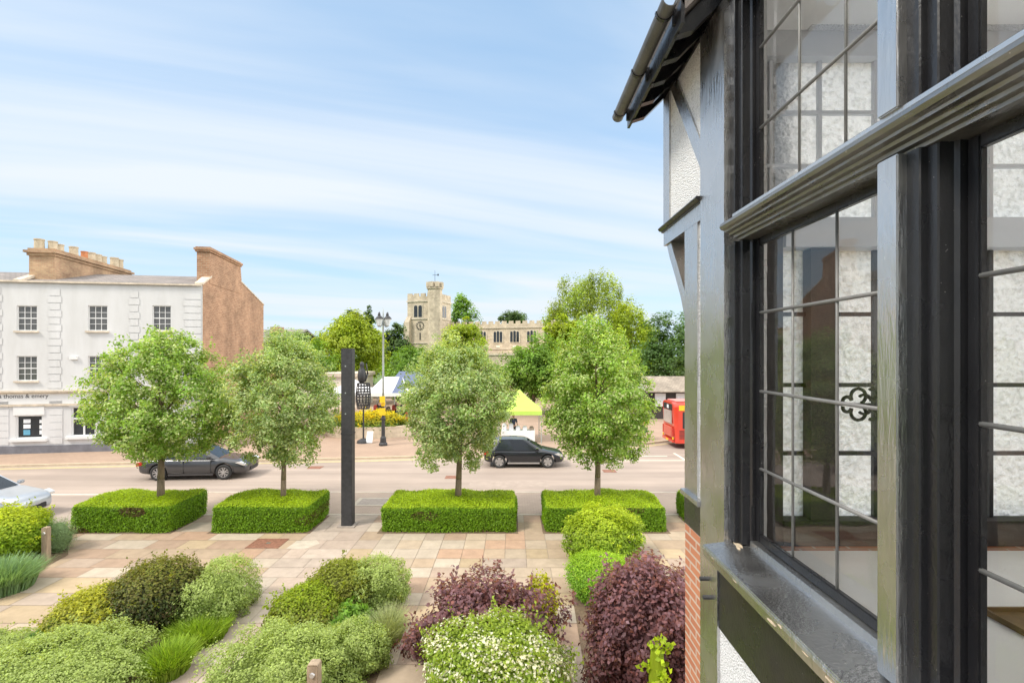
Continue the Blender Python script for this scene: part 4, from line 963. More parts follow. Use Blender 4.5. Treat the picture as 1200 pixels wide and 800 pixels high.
# ------------------------------------------------------------------ church
def church():
    c = thing('stone_church', 'old stone church with battlemented clock tower and long clerestory nave', 'church', (-16.6, 113, 0), R(-18))
    st, tr = M['stone'], M['stone_trim']
    S_ = 7.3
    q = MB(); q.box(-S_, 0, 0, S_, 0, 17.6); tw = q.build('tower', st, c, local=True)
    q = MB()
    for z in (8.2, 13.6, 17.5): q.box(-S_-.18, .18, -.18, S_+.18, z, z+.28)
    q.build('string_course', tr, tw, local=True)
    q = MB()
    for v0 in (0, S_-.35):
        q.box(-S_, 0, v0, v0+.35, 17.78, 18.7)
        u = -S_
        while u < -.2: q.box(u, min(u+1.15, 0), v0, v0+.35, 18.7, 19.4); u += 1.65
    for u0 in (-S_, -.35):
        q.box(u0, u0+.35, .35, S_-.35, 17.78, 18.7); v = .9
        while v < S_-.6: q.box(u0, u0+.35, v, v+1.1, 18.7, 19.4); v += 1.6
    q.build('parapet', st, tw, local=True)
    oct_ = lambda cx, cy, r: [(cx+r*math.cos(math.pi/8+math.pi/4*i), cy+r*math.sin(math.pi/8+math.pi/4*i)) for i in range(8)]
    q = MB(); q.prism(oct_(-.6, .3, 1.6), 'z', 0, 20.6); q.prism(oct_(-.6, .3, 1.85), 'z', 20.2, 20.5)
    for i in range(8):
        a = math.pi/8+math.pi/4*i; a2 = a+math.pi/4; p = lambda r, t: (-.6+r*math.cos(t), .3+r*math.sin(t))
        A, B_ = p(1.7, a), p(1.7, a2); k = .3; A2 = (A[0]*(1-k)+B_[0]*k, A[1]*(1-k)+B_[1]*k)
        am = a+math.pi/8; q.box(-.6+1.45*math.cos(am)-.42, -.6+1.45*math.cos(am)+.42, .3+1.45*math.sin(am)-.42, .3+1.45*math.sin(am)+.42, 20.6, 21.7)
    q.build('stair_turret', st, c, local=True)
    q = MB(); q.cyl((-.6, .3, 20.6), (-.6, .3, 24.4), .06, .03, 6); q.box(-1.2, 0, .28, .32, 23.3, 23.38); q.box(.0, .35, .28, .32, 23.15, 23.55); q.build('weather_vane', M['iron'], c, local=True)
    # buttress at the left corner
    q = MB()
    for a, b_ in ((-S_-.1, -S_+1.0),): q.prism([(-1.5, 0), (-1.5, 8.0), (-1.1, 8.8), (-1.0, 13.0), (-.2, 14.2), (0, 14.2), (0, 0)], 'x', a, b_)
    q.prism([(-S_, 14.2), (-S_-.3, 14.0), (-S_-1.0, 13), (-S_-1.1, 8.6), (-S_-1.9, 7.6), (-S_-2.1, 0), (-S_, 0)], 'y', .1, 1.2)
    q.build('buttress', st, c, local=True)
    # belfry openings, clock, slits
    def arch(cx, w_, z0, z1, k=8):
        pts = [(cx-w_/2, z0), (cx+w_/2, z0), (cx+w_/2, z1-w_*.4)]
        pts += [(cx+w_/2*math.cos(math.pi*i/k), z1-w_*.4+w_*.4*math.sin(math.pi*i/k)) for i in range(1, k)]
        return pts + [(cx-w_/2, z1-w_*.4)]
    dk = M['dark_glass']
    q = MB()
    q.box(-S_+1.5, -S_+3.9, -.10, -.002, 13.9, 16.9)
    bw = q.build('belfry_window', tr, tw, local=True)
    q = MB()
    for cx in (-S_+2.15, -S_+3.25): q.prism(arch(cx, .85, 14.1, 16.7), 'y', -.14, -.102)
    q.build('louvre', dk, bw, local=True)
    q = MB(); q.box(.002, .10, 2.4, 4.8, 13.9, 16.9); bw2 = q.build('belfry_window', tr, tw, local=True)
    q = MB()
    for cv in (3.05, 4.15): q.prism(arch(cv, .85, 14.1, 16.7), 'x', .102, .14)
    q.build('louvre', dk, bw2, local=True)
    q = MB(); cx, cz = -S_+3.2, 12.2
    q.cyl((cx, -.16, cz), (cx, -.02, cz), .16, n=10)
    for i in range(12):
        a = math.pi/6*i; q.box(cx+.85*math.cos(a)-.11, cx+.85*math.cos(a)+.11, -.15, -.05, cz+.85*math.sin(a)-.11, cz+.85*math.sin(a)+.11)
    q.tube([(cx, -.18, cz), (cx+.1, -.18, cz-.7)], [.07, .04], 6); q.tube([(cx, -.20, cz), (cx-.06, -.20, cz+.95)], [.06, .03], 6)
    q.build('clock', M['iron'], tw, local=True)
    q = MB(); q.box(cx-.14, cx+.14, -.03, -.003, 9.0, 10.6); q.build('slit_window', dk, tw, local=True)
    # nave with clerestory
    N0 = 5.5; q = MB(); q.box(.5, 30, N0, N0+9, 0, 12.2); q.box(2, 30, N0-6, N0, 0, 6.2)
    nv = q.build('nave', st, c, local=True)
    q = MB(); q.box(.5, 30, N0-.2, N0, 11.6, 11.85); q.box(.5, 30, N0-.16, N0, 6.9, 7.15); q.box(2, 30, N0-6.2, N0-6, 5.6, 5.9); q.build('string_course', tr, nv, local=True)
    q = MB(); q.box(.5, 30, N0, N0+.4, 12.2, 12.6); u = .5
    while u < 29.5: q.box(u, u+1.0, N0, N0+.4, 12.6, 13.2); u += 1.6
    q.build('parapet', st, nv, local=True)
    for i in range(7):
        cu = 4.6+i*3.9
        q = MB(); q.prism(arch(cu, 2.6, 8.3, 11.2), 'y', N0-.12, N0-.002); w_ = q.build('clerestory_window', tr, nv, local=True)
        q = MB()
        for k in (-1, 0, 1): q.prism(arch(cu+k*.72, .56, 8.5, 10.85 if k else 11.0), 'y', N0-.16, N0-.122)
        q.build('pane', dk, w_, local=True)
        q = MB(); q.box(cu-.45, cu+.45, N0-.1, N0-.003, 7.3, 7.75); q.build('carved_panel', M['cream'], nv, local=True)
church()
q = thing('churchyard_wall', 'pale stone churchyard wall behind the market gazebos', 'wall', (-14, 62, 0))
MB().box(-26, 8, 61.6, 62.1, -.1, 1.9).build('wall', M['stone'], q); MB().box(-26, 8, 61.5, 62.2, 1.9, 2.1).build('coping', M['stone_trim'], q)
q = thing('cream_outbuilding', 'cream walled outbuilding with a buff coping behind the black post', 'outbuilding', (-18, 50, 0))
MB().box(-21, -15.2, 50, 56, -.1, 3.6).build('wall', M['cream'], q); MB().box(-21.1, -15.0, 49.8, 56.2, 3.6, 3.95).build('coping', M['stucco_trim'], q)
MB().box(-15.8, -15.35, 49.9, 49.995, 1.1, 3.0).build('door', M['canvas_blue'], q)
def hut():
    h = thing('timber_hut', 'dark timber hut with mossy tiled roof behind the red bus', 'hut', (18, 46, 0))
    q = MB(); q.box(12.4, 27, 46, 50, -.1, 2.55); q.build('wall', M['black_board'], h)
    q = MB(); q.prism([(45.4, 2.42), (45.4, 2.52), (48, 3.75), (50.6, 2.52), (50.6, 2.42), (48, 3.62)], 'x', 11.9, 27.4); q.build('roof', M['tile'], h)
    q = MB(); q.prism([(45.9, 2.5), (48, 3.6), (50.1, 2.5)], 'x', 12.2, 12.4); q.build('gable', M['canvas_white'], h)
    for x in (13.3, 15.2, 16.9, 18.6, 20.3):
        q = MB(); q.box(x-.48, x+.48, 45.9, 45.99, 1.15, 2.3); w_ = q.build('window', M['white'], h)
        q = MB()
        for i in range(3): q.box(x-.38+i*.27, x-.16+i*.27, 45.88, 45.898, 1.45+.1*(i % 2), 2.0); 
        q.build('notice', M['paper'], w_)
hut()

# ------------------------------------------------------------------ hedges and the four street trees
HG = 'clipped box hedges along the paving edge'
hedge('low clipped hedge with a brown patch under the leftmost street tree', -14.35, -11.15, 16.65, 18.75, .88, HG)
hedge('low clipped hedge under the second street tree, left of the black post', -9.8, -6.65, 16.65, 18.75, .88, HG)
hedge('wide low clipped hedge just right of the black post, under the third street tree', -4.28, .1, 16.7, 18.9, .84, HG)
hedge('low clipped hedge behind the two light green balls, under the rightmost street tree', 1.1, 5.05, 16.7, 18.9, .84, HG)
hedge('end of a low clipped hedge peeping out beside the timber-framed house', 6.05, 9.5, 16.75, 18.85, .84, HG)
TG = 'round headed street trees standing in the hedges'
silver = [(0.33, 0.47, 0.17), (0.24, 0.38, 0.11), (0.45, 0.55, 0.30)]
bright = [(0.29, 0.47, 0.08), (0.22, 0.40, 0.06), (0.38, 0.53, 0.14)]
tips = [(0.60, 0.66, 0.38), (0.54, 0.63, 0.26)]
tree('street_tree', 'round street tree with deep green crown, nearest the white house', (-12.2, 17.8, 0), (-.05, 0, 4.24), (2.18, 2.08, 2.36), bright, .145, 44000, (.105, .062), 380, .37, .40, .13, TG, 10, wisps=130, top_taper=.34, tipcols=tips)
tree('street_tree', 'silvery green street tree just left of the black post', (-7.95, 17.8, 0), (0, 0, 4.28), (1.88, 1.82, 2.12), silver, .115, 38000, (.10, .058), 340, .36, .40, .14, TG, 10, wisps=130, top_taper=.34, tipcols=tips)
tree('street_tree', 'silvery green street tree standing in the widest hedge before the church tower', (-1.9, 17.9, 0), (.03, 0, 4.25), (1.74, 1.7, 2.18), silver, .135, 38000, (.10, .058), 340, .36, .38, .16, TG, 10, wisps=150, top_taper=.45, tipcols=tips, lean=(.05, 0))
tree('street_tree', 'dense bright green street tree above the two light green balls', (2.97, 17.9, 0), (.03, 0, 4.38), (1.76, 1.72, 2.42), bright, .135, 42000, (.105, .062), 370, .37, .40, .12, TG, 10, wisps=130, top_taper=.34, tipcols=tips)

# ------------------------------------------------------------------ trees beyond the street
BG = 'trees growing around the church'
yg = [(0.36, 0.47, 0.04), (0.28, 0.40, 0.035), (0.44, 0.52, 0.05)]
dk = [(0.10, 0.17, 0.05), (0.13, 0.21, 0.06), (0.075, 0.14, 0.04)]
md = [(0.18, 0.34, 0.045), (0.15, 0.29, 0.04), (0.25, 0.40, 0.06)]
wl = [(0.31, 0.41, 0.06), (0.24, 0.34, 0.05), (0.38, 0.46, 0.075)]
def bgtree(label, x0, x1, ytop, ybot, d, cols, n=7000, leaf=.28, name='broadleaf_tree', **kw):
    cx = gx((x0+x1)/2, d); rx = (gx(x1, d)-gx(x0, d))/2; zt = gz(ytop, d); zb = max(.5, gz(ybot, d))
    rz = (zt-zb)/2; zc = (zt+zb)/2
    kw.setdefault('clusters', 170); kw.setdefault('cr', rx*.26)
    return tree(name, label, (cx, d, 0), (0, 0, zc), (rx, rx*.9, rz), cols, max(.12, rx*.06), int(n*1.7), (leaf*1.3, leaf*.85), kw.pop('clusters'), kw.pop('cr'), .35, .14, BG, 8, **kw)
bgtree('round yellow-green tree rising behind the black post', 366, 449, 371, 452, 62, yg, 11000, .26, clusters=260)
bgtree('dark conifer tip showing behind the lamp lanterns', 420, 446, 354, 450, 95, dk, 4200, .35, name='conifer_tree', clusters=160, top_taper=.8)
bgtree('dark evergreen just left of the church tower', 444, 484, 378, 462, 84, dk, 5500, .32)
bgtree('low dark tree left of the conifer tip', 388, 428, 364, 430, 100, dk, 3600, .38)
bgtree('small ball-headed tree in front of the church tower', 468, 501, 405, 440, 58, md, 5200, .17, name='ball_headed_tree', clusters=120)
bgtree('mid green tree right beside the top of the church tower', 522, 561, 345, 420, 150, md, 4200, .5)
bgtree('yellow-green bushy tree in front of the tower base', 512, 570, 372, 452, 76, yg, 6500, .30)
bgtree('flat-topped cedar showing above the nave parapet', 584, 618, 366, 379, 175, dk, 2000, .5, name='cedar_tree', clusters=50, cr=1.5)
bgtree('bright green tree before the nave, above the lime gazebo', 586, 664, 400, 470, 50, md, 9000, .20, clusters=220)
bgtree('yellow-green shrubby tree against the right end of the nave', 634, 690, 368, 452, 74, yg, 7000, .28)
bgtree('tall feathery tree rising highest on the skyline', 640, 742, 312, 440, 84, wl, 15000, .26, name='birch_tree', clusters=300, droop=1.5, cr=1.7)
bgtree('drooping yellow-green willow right of the tallest tree', 700, 773, 356, 450, 72, yg, 9000, .26, name='willow_tree', clusters=190, droop=1.7, cr=1.3)
bgtree('purplish leaved tree peeping out left of the tallest tree', 640, 668, 360, 400, 130, [(.12, .06, .05), (.10, .08, .05)], 1600, .45, clusters=60)
bgtree('dark green tree above the timber hut roof', 752, 838, 370, 462, 60, [(.10, .20, .05), (.08, .16, .04), (.15, .26, .07)], 10000, .24, clusters=240)
bgtree('green tree low behind the market between the silvery trees', 448, 520, 408, 470, 54, md, 6500, .2)
bgtree('thin topped tree past the gable beside the slate house', 312, 372, 388, 440, 66, silver, 4500, .22)
bgtree('rounded green tree filling the gap right of the lime gazebo', 648, 720, 410, 480, 48, md, 7000, .2)
bgtree('leafy tree half hidden behind the second street tree', 330, 392, 396, 470, 54, md, 6000, .2)
bgtree('far right tree hidden mostly by the timber-framed house', 790, 880, 380, 470, 52, dk, 5000, .24)

# ------------------------------------------------------------------ planting in the paving
def gp(px, py):
    d = 600*EYE/(py-415.0); return (gx(px, d), d)
def bed(pts): return sheet('soil_bed', [gp(*p) for p in pts], .004, M['soil'])
bed([(-60, 800), (30, 757), (140, 697), (205, 678), (283, 676), (258, 735), (178, 810), (60, 900), (-60, 900)])
bed([(250, 815), (325, 742), (372, 708), (432, 684), (470, 700), (462, 745), (436, 810), (400, 900), (250, 900)])
bed([(500, 775), (515, 712), (632, 708), (655, 800), (655, 900), (495, 900)])
bed([(672, 706), (676, 662), (742, 662), (822, 705), (822, 900), (704, 900)])
bed([(-200, 645), (80, 636), (80, 650), (54, 664), (16, 692), (-60, 718), (-200, 730)])
SP = 1.0
def sh(px0, px1, ytop, ybase, deep=1.0):
    """stand a shrub on the ground: returns location, half widths and height"""
    d0 = 600*EYE/(ybase-415.0); r = .6
    for _ in range(8): dc = d0 + r*deep*.8; r = (px1-px0)/1200.0*dc
    h = EYE - (ytop-415)/600.0*(dc + .25*r*deep)
    return dict(loc=(gx((px0+px1)/2, dc), dc, 0), rx=r, ry=r*deep, h=h)
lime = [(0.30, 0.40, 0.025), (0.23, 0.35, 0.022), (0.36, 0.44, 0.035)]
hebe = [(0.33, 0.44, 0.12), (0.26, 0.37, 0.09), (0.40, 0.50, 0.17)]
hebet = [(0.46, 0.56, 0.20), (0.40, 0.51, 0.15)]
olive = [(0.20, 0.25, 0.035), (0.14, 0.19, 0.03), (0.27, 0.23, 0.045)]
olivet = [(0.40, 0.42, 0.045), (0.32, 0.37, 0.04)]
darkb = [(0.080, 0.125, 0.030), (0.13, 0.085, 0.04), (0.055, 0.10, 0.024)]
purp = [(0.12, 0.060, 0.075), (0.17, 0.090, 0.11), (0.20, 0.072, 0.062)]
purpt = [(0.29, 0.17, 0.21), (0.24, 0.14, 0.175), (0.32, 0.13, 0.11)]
SG = 'rounded shrubs planted in the paving'
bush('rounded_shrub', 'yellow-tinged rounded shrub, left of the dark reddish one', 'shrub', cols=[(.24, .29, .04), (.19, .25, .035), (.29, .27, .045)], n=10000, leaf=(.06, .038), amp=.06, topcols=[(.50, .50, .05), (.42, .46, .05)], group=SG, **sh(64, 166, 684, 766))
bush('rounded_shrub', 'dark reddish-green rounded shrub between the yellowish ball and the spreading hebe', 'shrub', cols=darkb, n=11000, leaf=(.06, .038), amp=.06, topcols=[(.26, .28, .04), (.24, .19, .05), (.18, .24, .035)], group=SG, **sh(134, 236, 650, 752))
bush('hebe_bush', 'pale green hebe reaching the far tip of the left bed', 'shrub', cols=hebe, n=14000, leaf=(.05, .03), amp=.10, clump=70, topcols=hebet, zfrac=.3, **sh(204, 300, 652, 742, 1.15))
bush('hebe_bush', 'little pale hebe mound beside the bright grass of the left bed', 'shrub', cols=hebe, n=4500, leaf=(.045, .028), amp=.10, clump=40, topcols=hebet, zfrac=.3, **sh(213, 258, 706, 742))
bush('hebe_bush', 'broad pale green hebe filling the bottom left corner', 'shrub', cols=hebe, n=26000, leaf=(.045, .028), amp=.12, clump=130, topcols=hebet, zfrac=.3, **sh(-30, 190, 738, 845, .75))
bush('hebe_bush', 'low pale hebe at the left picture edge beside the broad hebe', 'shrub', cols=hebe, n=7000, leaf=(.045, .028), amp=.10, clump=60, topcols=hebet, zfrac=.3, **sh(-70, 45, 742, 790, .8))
bush('leafy_plant', 'small dark-leaved plant in front of the yellowish ball shrub', 'plant', cols=[(.09, .20, .045), (.065, .155, .035)], n=2600, leaf=(.085, .05), amp=.12, topcols=[(.16, .30, .08)], zfrac=.35, **sh(36, 106, 728, 775, .8))
def tf(px0, px1, ytop, ybase, deep=1.0):
    k = sh(px0, px1, ytop, ybase, deep); return k
tuft('grass_clump', 'tall bright green grass clump below the little pale hebe mound of the left bed', 'grass', cols=[(.28, .44, .03), (.34, .46, .06), (.20, .34, .03)], n=3000, w=.010, **tf(203, 262, 716, 762, 1.1))
tuft('grass_clump', 'bright green grass clump in front at the corner of the broad left hebe', 'grass', cols=[(.28, .44, .03), (.34, .46, .06), (.20, .34, .03)], n=2200, w=.010, **tf(176, 218, 745, 800, 1.2))
tuft('grass_clump', 'small bright grass strip by the tip of the left bed', 'grass', cols=[(.28, .42, .03), (.21, .34, .03)], n=1500, w=.010, **tf(236, 270, 702, 730, 2.0))
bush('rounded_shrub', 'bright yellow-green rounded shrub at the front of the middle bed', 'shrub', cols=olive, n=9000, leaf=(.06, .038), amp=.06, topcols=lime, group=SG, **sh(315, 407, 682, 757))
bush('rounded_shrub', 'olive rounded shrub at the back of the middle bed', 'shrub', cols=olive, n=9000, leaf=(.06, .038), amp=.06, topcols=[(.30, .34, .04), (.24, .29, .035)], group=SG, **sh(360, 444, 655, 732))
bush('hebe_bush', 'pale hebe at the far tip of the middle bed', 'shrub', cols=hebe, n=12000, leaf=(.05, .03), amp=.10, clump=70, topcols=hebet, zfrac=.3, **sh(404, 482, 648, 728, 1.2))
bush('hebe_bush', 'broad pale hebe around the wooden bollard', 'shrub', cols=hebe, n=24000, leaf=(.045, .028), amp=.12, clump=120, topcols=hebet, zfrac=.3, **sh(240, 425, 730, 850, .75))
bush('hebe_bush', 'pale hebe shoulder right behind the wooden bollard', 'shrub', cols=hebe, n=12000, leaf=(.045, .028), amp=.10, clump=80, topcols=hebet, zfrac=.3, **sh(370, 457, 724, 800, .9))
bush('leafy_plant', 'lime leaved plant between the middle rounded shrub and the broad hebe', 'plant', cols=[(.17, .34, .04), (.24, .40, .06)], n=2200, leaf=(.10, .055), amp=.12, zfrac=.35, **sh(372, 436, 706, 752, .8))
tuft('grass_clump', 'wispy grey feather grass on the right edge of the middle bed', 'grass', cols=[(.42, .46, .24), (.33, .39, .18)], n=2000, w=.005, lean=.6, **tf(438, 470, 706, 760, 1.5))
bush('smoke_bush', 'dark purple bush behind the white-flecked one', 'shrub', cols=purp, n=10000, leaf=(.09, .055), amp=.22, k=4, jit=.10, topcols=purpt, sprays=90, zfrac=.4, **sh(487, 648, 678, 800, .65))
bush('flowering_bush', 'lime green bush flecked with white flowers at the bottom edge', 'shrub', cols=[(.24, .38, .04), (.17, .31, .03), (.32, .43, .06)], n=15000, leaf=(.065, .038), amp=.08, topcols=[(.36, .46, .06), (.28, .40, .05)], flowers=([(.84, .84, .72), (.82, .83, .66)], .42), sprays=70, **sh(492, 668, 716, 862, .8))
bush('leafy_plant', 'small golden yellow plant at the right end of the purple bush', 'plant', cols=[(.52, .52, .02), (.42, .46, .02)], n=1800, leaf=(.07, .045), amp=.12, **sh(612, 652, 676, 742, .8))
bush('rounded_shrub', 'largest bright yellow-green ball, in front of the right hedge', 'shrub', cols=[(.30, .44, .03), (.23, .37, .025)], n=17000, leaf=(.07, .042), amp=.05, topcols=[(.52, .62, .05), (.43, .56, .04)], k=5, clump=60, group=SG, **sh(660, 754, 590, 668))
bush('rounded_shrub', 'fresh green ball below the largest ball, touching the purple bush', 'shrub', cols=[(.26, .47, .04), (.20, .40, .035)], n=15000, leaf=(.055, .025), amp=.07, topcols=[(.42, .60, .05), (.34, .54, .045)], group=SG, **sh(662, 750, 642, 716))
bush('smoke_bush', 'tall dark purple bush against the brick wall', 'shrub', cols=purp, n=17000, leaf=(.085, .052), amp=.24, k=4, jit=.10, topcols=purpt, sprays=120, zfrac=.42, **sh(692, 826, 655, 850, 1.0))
bush('leafy_plant', 'lime round-leaved sprig growing through the tall purple bush', 'plant', cols=[(.36, .52, .02), (.44, .56, .035)], n=110, leaf=(.085, .072), amp=.14, jit=.14, zfrac=.6, nrand=.5, sprays=5, loc=(gx(771, 7.75), 7.75, 0), rx=.15, ry=.13, h=1.55)
bush('rounded_shrub', 'lime green ball at the left edge beside the small bollard', 'shrub', cols=[(.30, .46, .025), (.24, .39, .022)], n=16000, leaf=(.075, .045), amp=.06, topcols=[(.54, .62, .04), (.44, .54, .035)], group=SG, **sh(-48, 52, 591, 672))
bush('feathery_bush', 'wispy grey-green fennel beside the small bollard', 'plant', cols=[(.27, .38, .18), (.21, .32, .14)], n=5200, leaf=(.075, .008), amp=.12, jit=.16, m='leaf_matte', **sh(52, 84, 606, 650))
tuft('lavender_clump', 'grey-green lavender clump at the left picture edge', 'plant', cols=[(.26, .40, .19), (.20, .33, .15)], n=3200, w=.012, lean=.6, **tf(-28, 30, 648, 702))

# ------------------------------------------------------------------ posts and street furniture
def bollard(label, x, y, h, s=.075):
    t = thing('wooden_bollard', label, 'bollard', (x, y, 0), 0, 'square wooden bollards')
    q = MB(); q.box(x-s, x+s, y-s, y+s, 0, h-.02); q.prism([(x-s, h-.02), (x+s, h-.02), (x+s*.7, h), (x-s*.7, h)], 'y', y-s, y+s)
    q.build('post', M['wood'], t, bevel=.006)
    q = MB(); q.cyl((x, y-s-.02, h-.16), (x, y-s, h-.16), .035, .045, 12); q.build('reflector', M['alloy'], t)
    return t
bollard('square wooden bollard between the lime ball and the wispy fennel', -13.1, 14.4, .95)
bollard('square wooden bollard in front of the broad hebe at the bottom edge', -3.09, 8.0, 1.0, .085)
t = thing('black_post', 'tall square black post rising out of the paving between two hedges', 'post', (-5.57, 17.4, 0))
q = MB(); q.box(-5.75, -5.39, 17.22, 17.58, 0, 3.1); q.box(-5.765, -5.375, 17.205, 17.595, 3.1, 3.16); q.box(-5.75, -5.39, 17.22, 17.58, 3.16, 6.0)
q.build('shaft', M['iron'], t, bevel=.008)
MB().box(-5.86, -5.28, 17.11, 17.69, .001, .03).build('base_plate', M['cover_grey'], t)
q = MB()
for z in (3.8, 4.5, 5.4): q.cyl((-5.6, 17.21, z), (-5.6, 17.225, z), .022, n=8)
q.build('bolt', M['galv'], t)
q = thing('inspection_cover', 'rusty brown inspection cover in the paving before the second hedge', 'manhole cover', (-7.5, 15.75, 0))
MB().box(-7.95, -7.05, 15.38, 16.05, .002, .008).build('cover', M['manhole'], q)
q2 = MB()
for a in ((-8.0, -7.0, 15.32, 15.378), (-8.0, -7.0, 16.052, 16.11), (-8.0, -7.952, 15.379, 16.051), (-7.048, -7.0, 15.379, 16.051)): q2.box(*a, .002, .010)
q2.build('frame', M['manhole'], q); MB().box(-7.55, -7.42, 15.68, 15.78, .0085, .014).build('handle', M['alloy'], q)
q = thing('inspection_cover', 'grey inspection cover with pale frame beside the black post', 'manhole cover', (-5.55, 20.1, 0))
MB().box(-6.0, -4.95, 19.75, 20.55, .002, .008).build('cover', M['cover_grey'], q)
q2 = MB()
for a in ((-6.15, -4.8, 19.6, 19.748), (-6.15, -4.8, 20.552, 20.7), (-6.15, -6.002, 19.749, 20.551), (-4.948, -4.8, 19.749, 20.551)): q2.box(*a, .002, .010)
q2.build('frame', M['kerb'], q)
MBx = MB(); MBx.add([(-6.75, 15.3, .003), (-6.2, 15.25, .003), (-5.9, 15.7, .003), (-6.1, 16.0, .003), (-6.7, 15.95, .003)], [(0, 1, 2, 3, 4)])
tag(MBx.build('pale_patch_slab', M['kerb']), kind='structure')

def lamp_post():
    x, y = -8.2, 32.6
    t = thing('street_lamp', 'tall grey lamp post with a cluster of four lanterns and a dark base', 'street lamp', (x, y, 0))
    q = MB(); q.lathe([(.27, 0), (.27, .12), (.20, .2), (.18, .5), (.12, .6), (.11, 1.6), (.15, 1.65), (.15, 1.75), (.09, 1.85), (.085, 2.5), (.11, 2.55), (.07, 2.65)], (x, y, 0), 14)
    q.build('base', M['iron'], t)
    q = MB(); q.lathe([(.07, 2.65), (.065, 5), (.05, 7.7), (.10, 7.75), (.05, 7.85), (.045, 8.35), (.02, 8.75)], (x, y, 0), 12); q.build('pole', M['galv'], t, smooth=True)
    for k in range(4):
        a = math.pi/4+math.pi/2*k+.35; lx, ly = x+.36*math.cos(a), y+.36*math.sin(a)
        q = MB(); q.tube([(x, y, 7.75), (x+.25*math.cos(a), y+.25*math.sin(a), 7.55), (lx, ly, 7.60)], [.03, .03, .03], 6); q.lathe([(.05, 7.55), (.10, 7.62)], (lx, ly, 0), 8); ar = q.build('arm', M['galv'], t)
        q = MB(); q.lathe([(.10, 7.62), (.22, 8.02)], (lx, ly, 0), 8); q.build('lantern', M['lantern'], t)
        q = MB(); q.lathe([(.25, 8.02), (.24, 8.07), (.13, 8.2), (.06, 8.24), (.07, 8.3), (.015, 8.48)], (lx, ly, 0), 8); q.build('lantern_cap', M['iron'], t)
    for z, s in ((2.75, .32), (1.95, .36)):
        q = MB(); q.box(x-s/2*1.05, x+s/2*1.05, y-.24, y-.20, z, z+s*1.25); q.box(x-.06, x+.06, y-.2, y-.1, z+.1, z+.2); q.build('sign_plate', M['yellow'], t)
    q = MB(); q.lathe([(.10, 2.5), (.17, 2.72)], (x, y-.05, 0), 10); q.build('collar', M['yellow'], t)
lamp_post()

# raised planter with yellow flowers, wire sculpture
t = thing('planter', 'low stone planter full of yellow flowers behind the lamp post', 'planter', (-10.2, 37, 0))
q = MB(); k = 28
for i in range(k):
    a0, a1 = 2*math.pi*i/k, 2*math.pi*(i+1)/k; p = lambda r, a: (-10.2+r*3.1*math.cos(a), 37+r*1.9*math.sin(a))
    q.prism([p(1, a0), p(1, a1), p(.9, a1), p(.9, a0)], 'z', 0, .78)
q.build('stone_wall', M['stone'], t)
q = MB(); q.prism([(-10.2+2.85*math.cos(2*math.pi*i/k), 37+1.75*math.sin(2*math.pi*i/k)) for i in range(k)], 'z', .05, .66); q.build('soil', M['soil'], t)
b = bush('flowers', None, None, (0, 0, .4), 2.9, 1.7, 1.28, [(.16, .26, .03), (.11, .20, .03)], 9000, (.15, .09), .12, jit=.09, topcols=[(.82, .66, .02), (.75, .62, .03), (.45, .46, .04)], zfrac=.3, sprays=50)
b.parent = t
t = thing('wire_sculpture', 'dark wire cage sculpture with a carved figure on a stem above the yellow flowers', 'sculpture', (-9.75, 33.6, 0))
sx, sy = -9.75, 33.6
q = MB(); q.tube([(sx, sy, 0), (sx, sy, 2.3)], [.06, .05], 8); q.lathe([(.45, 0), (.4, .15), (.1, .3)], (sx, sy, 0), 12); q.build('stem', M['iron'], t)
q = MB(); n_ = 13
for i in range(n_):
    a = 2*math.pi*i/n_; rr = lambda z: .46*(1-.16*((z-3.1)/.8)**2)
    pts = [(sx+rr(z)*math.cos(a+z*.35), sy+rr(z)*math.sin(a+z*.35), z) for z in np.linspace(2.25, 3.9, 7)]
    q.tube(pts, [.03]*7, 5)
for z in np.linspace(2.25, 3.9, 10):
    r_ = .46*(1-.16*((z-3.1)/.8)**2); pts = [(sx+r_*math.cos(6.283*i/14), sy+r_*math.sin(6.283*i/14), float(z)) for i in range(15)]; q.tube(pts, [.028]*15, 5)
q.build('cage', M['iron'], t)
q = MB(); q.lathe([(.12, 3.9), (.24, 4.05), (.30, 4.35), (.24, 4.75), (.10, 4.95), (.16, 5.08), (.12, 5.25), (.02, 5.32)], (sx-.1, sy, 0), 12); q.tube([(sx+.1, sy, 4.0), (sx+.28, sy, 4.5), (sx+.2, sy, 5.2)], [.05, .06, .03], 7)
q.build('figure', M['iron'], t, smooth=True)
t = thing('notice_board', 'small white notice leaning against the planter', 'sign', (-9.6, 33.5, 0))
MB().prism([(33.3, 0.05), (33.34, 0.05), (33.62, .75), (33.58, .75)], 'x', -9.5, -9.1).build('panel', M['paper'], t)

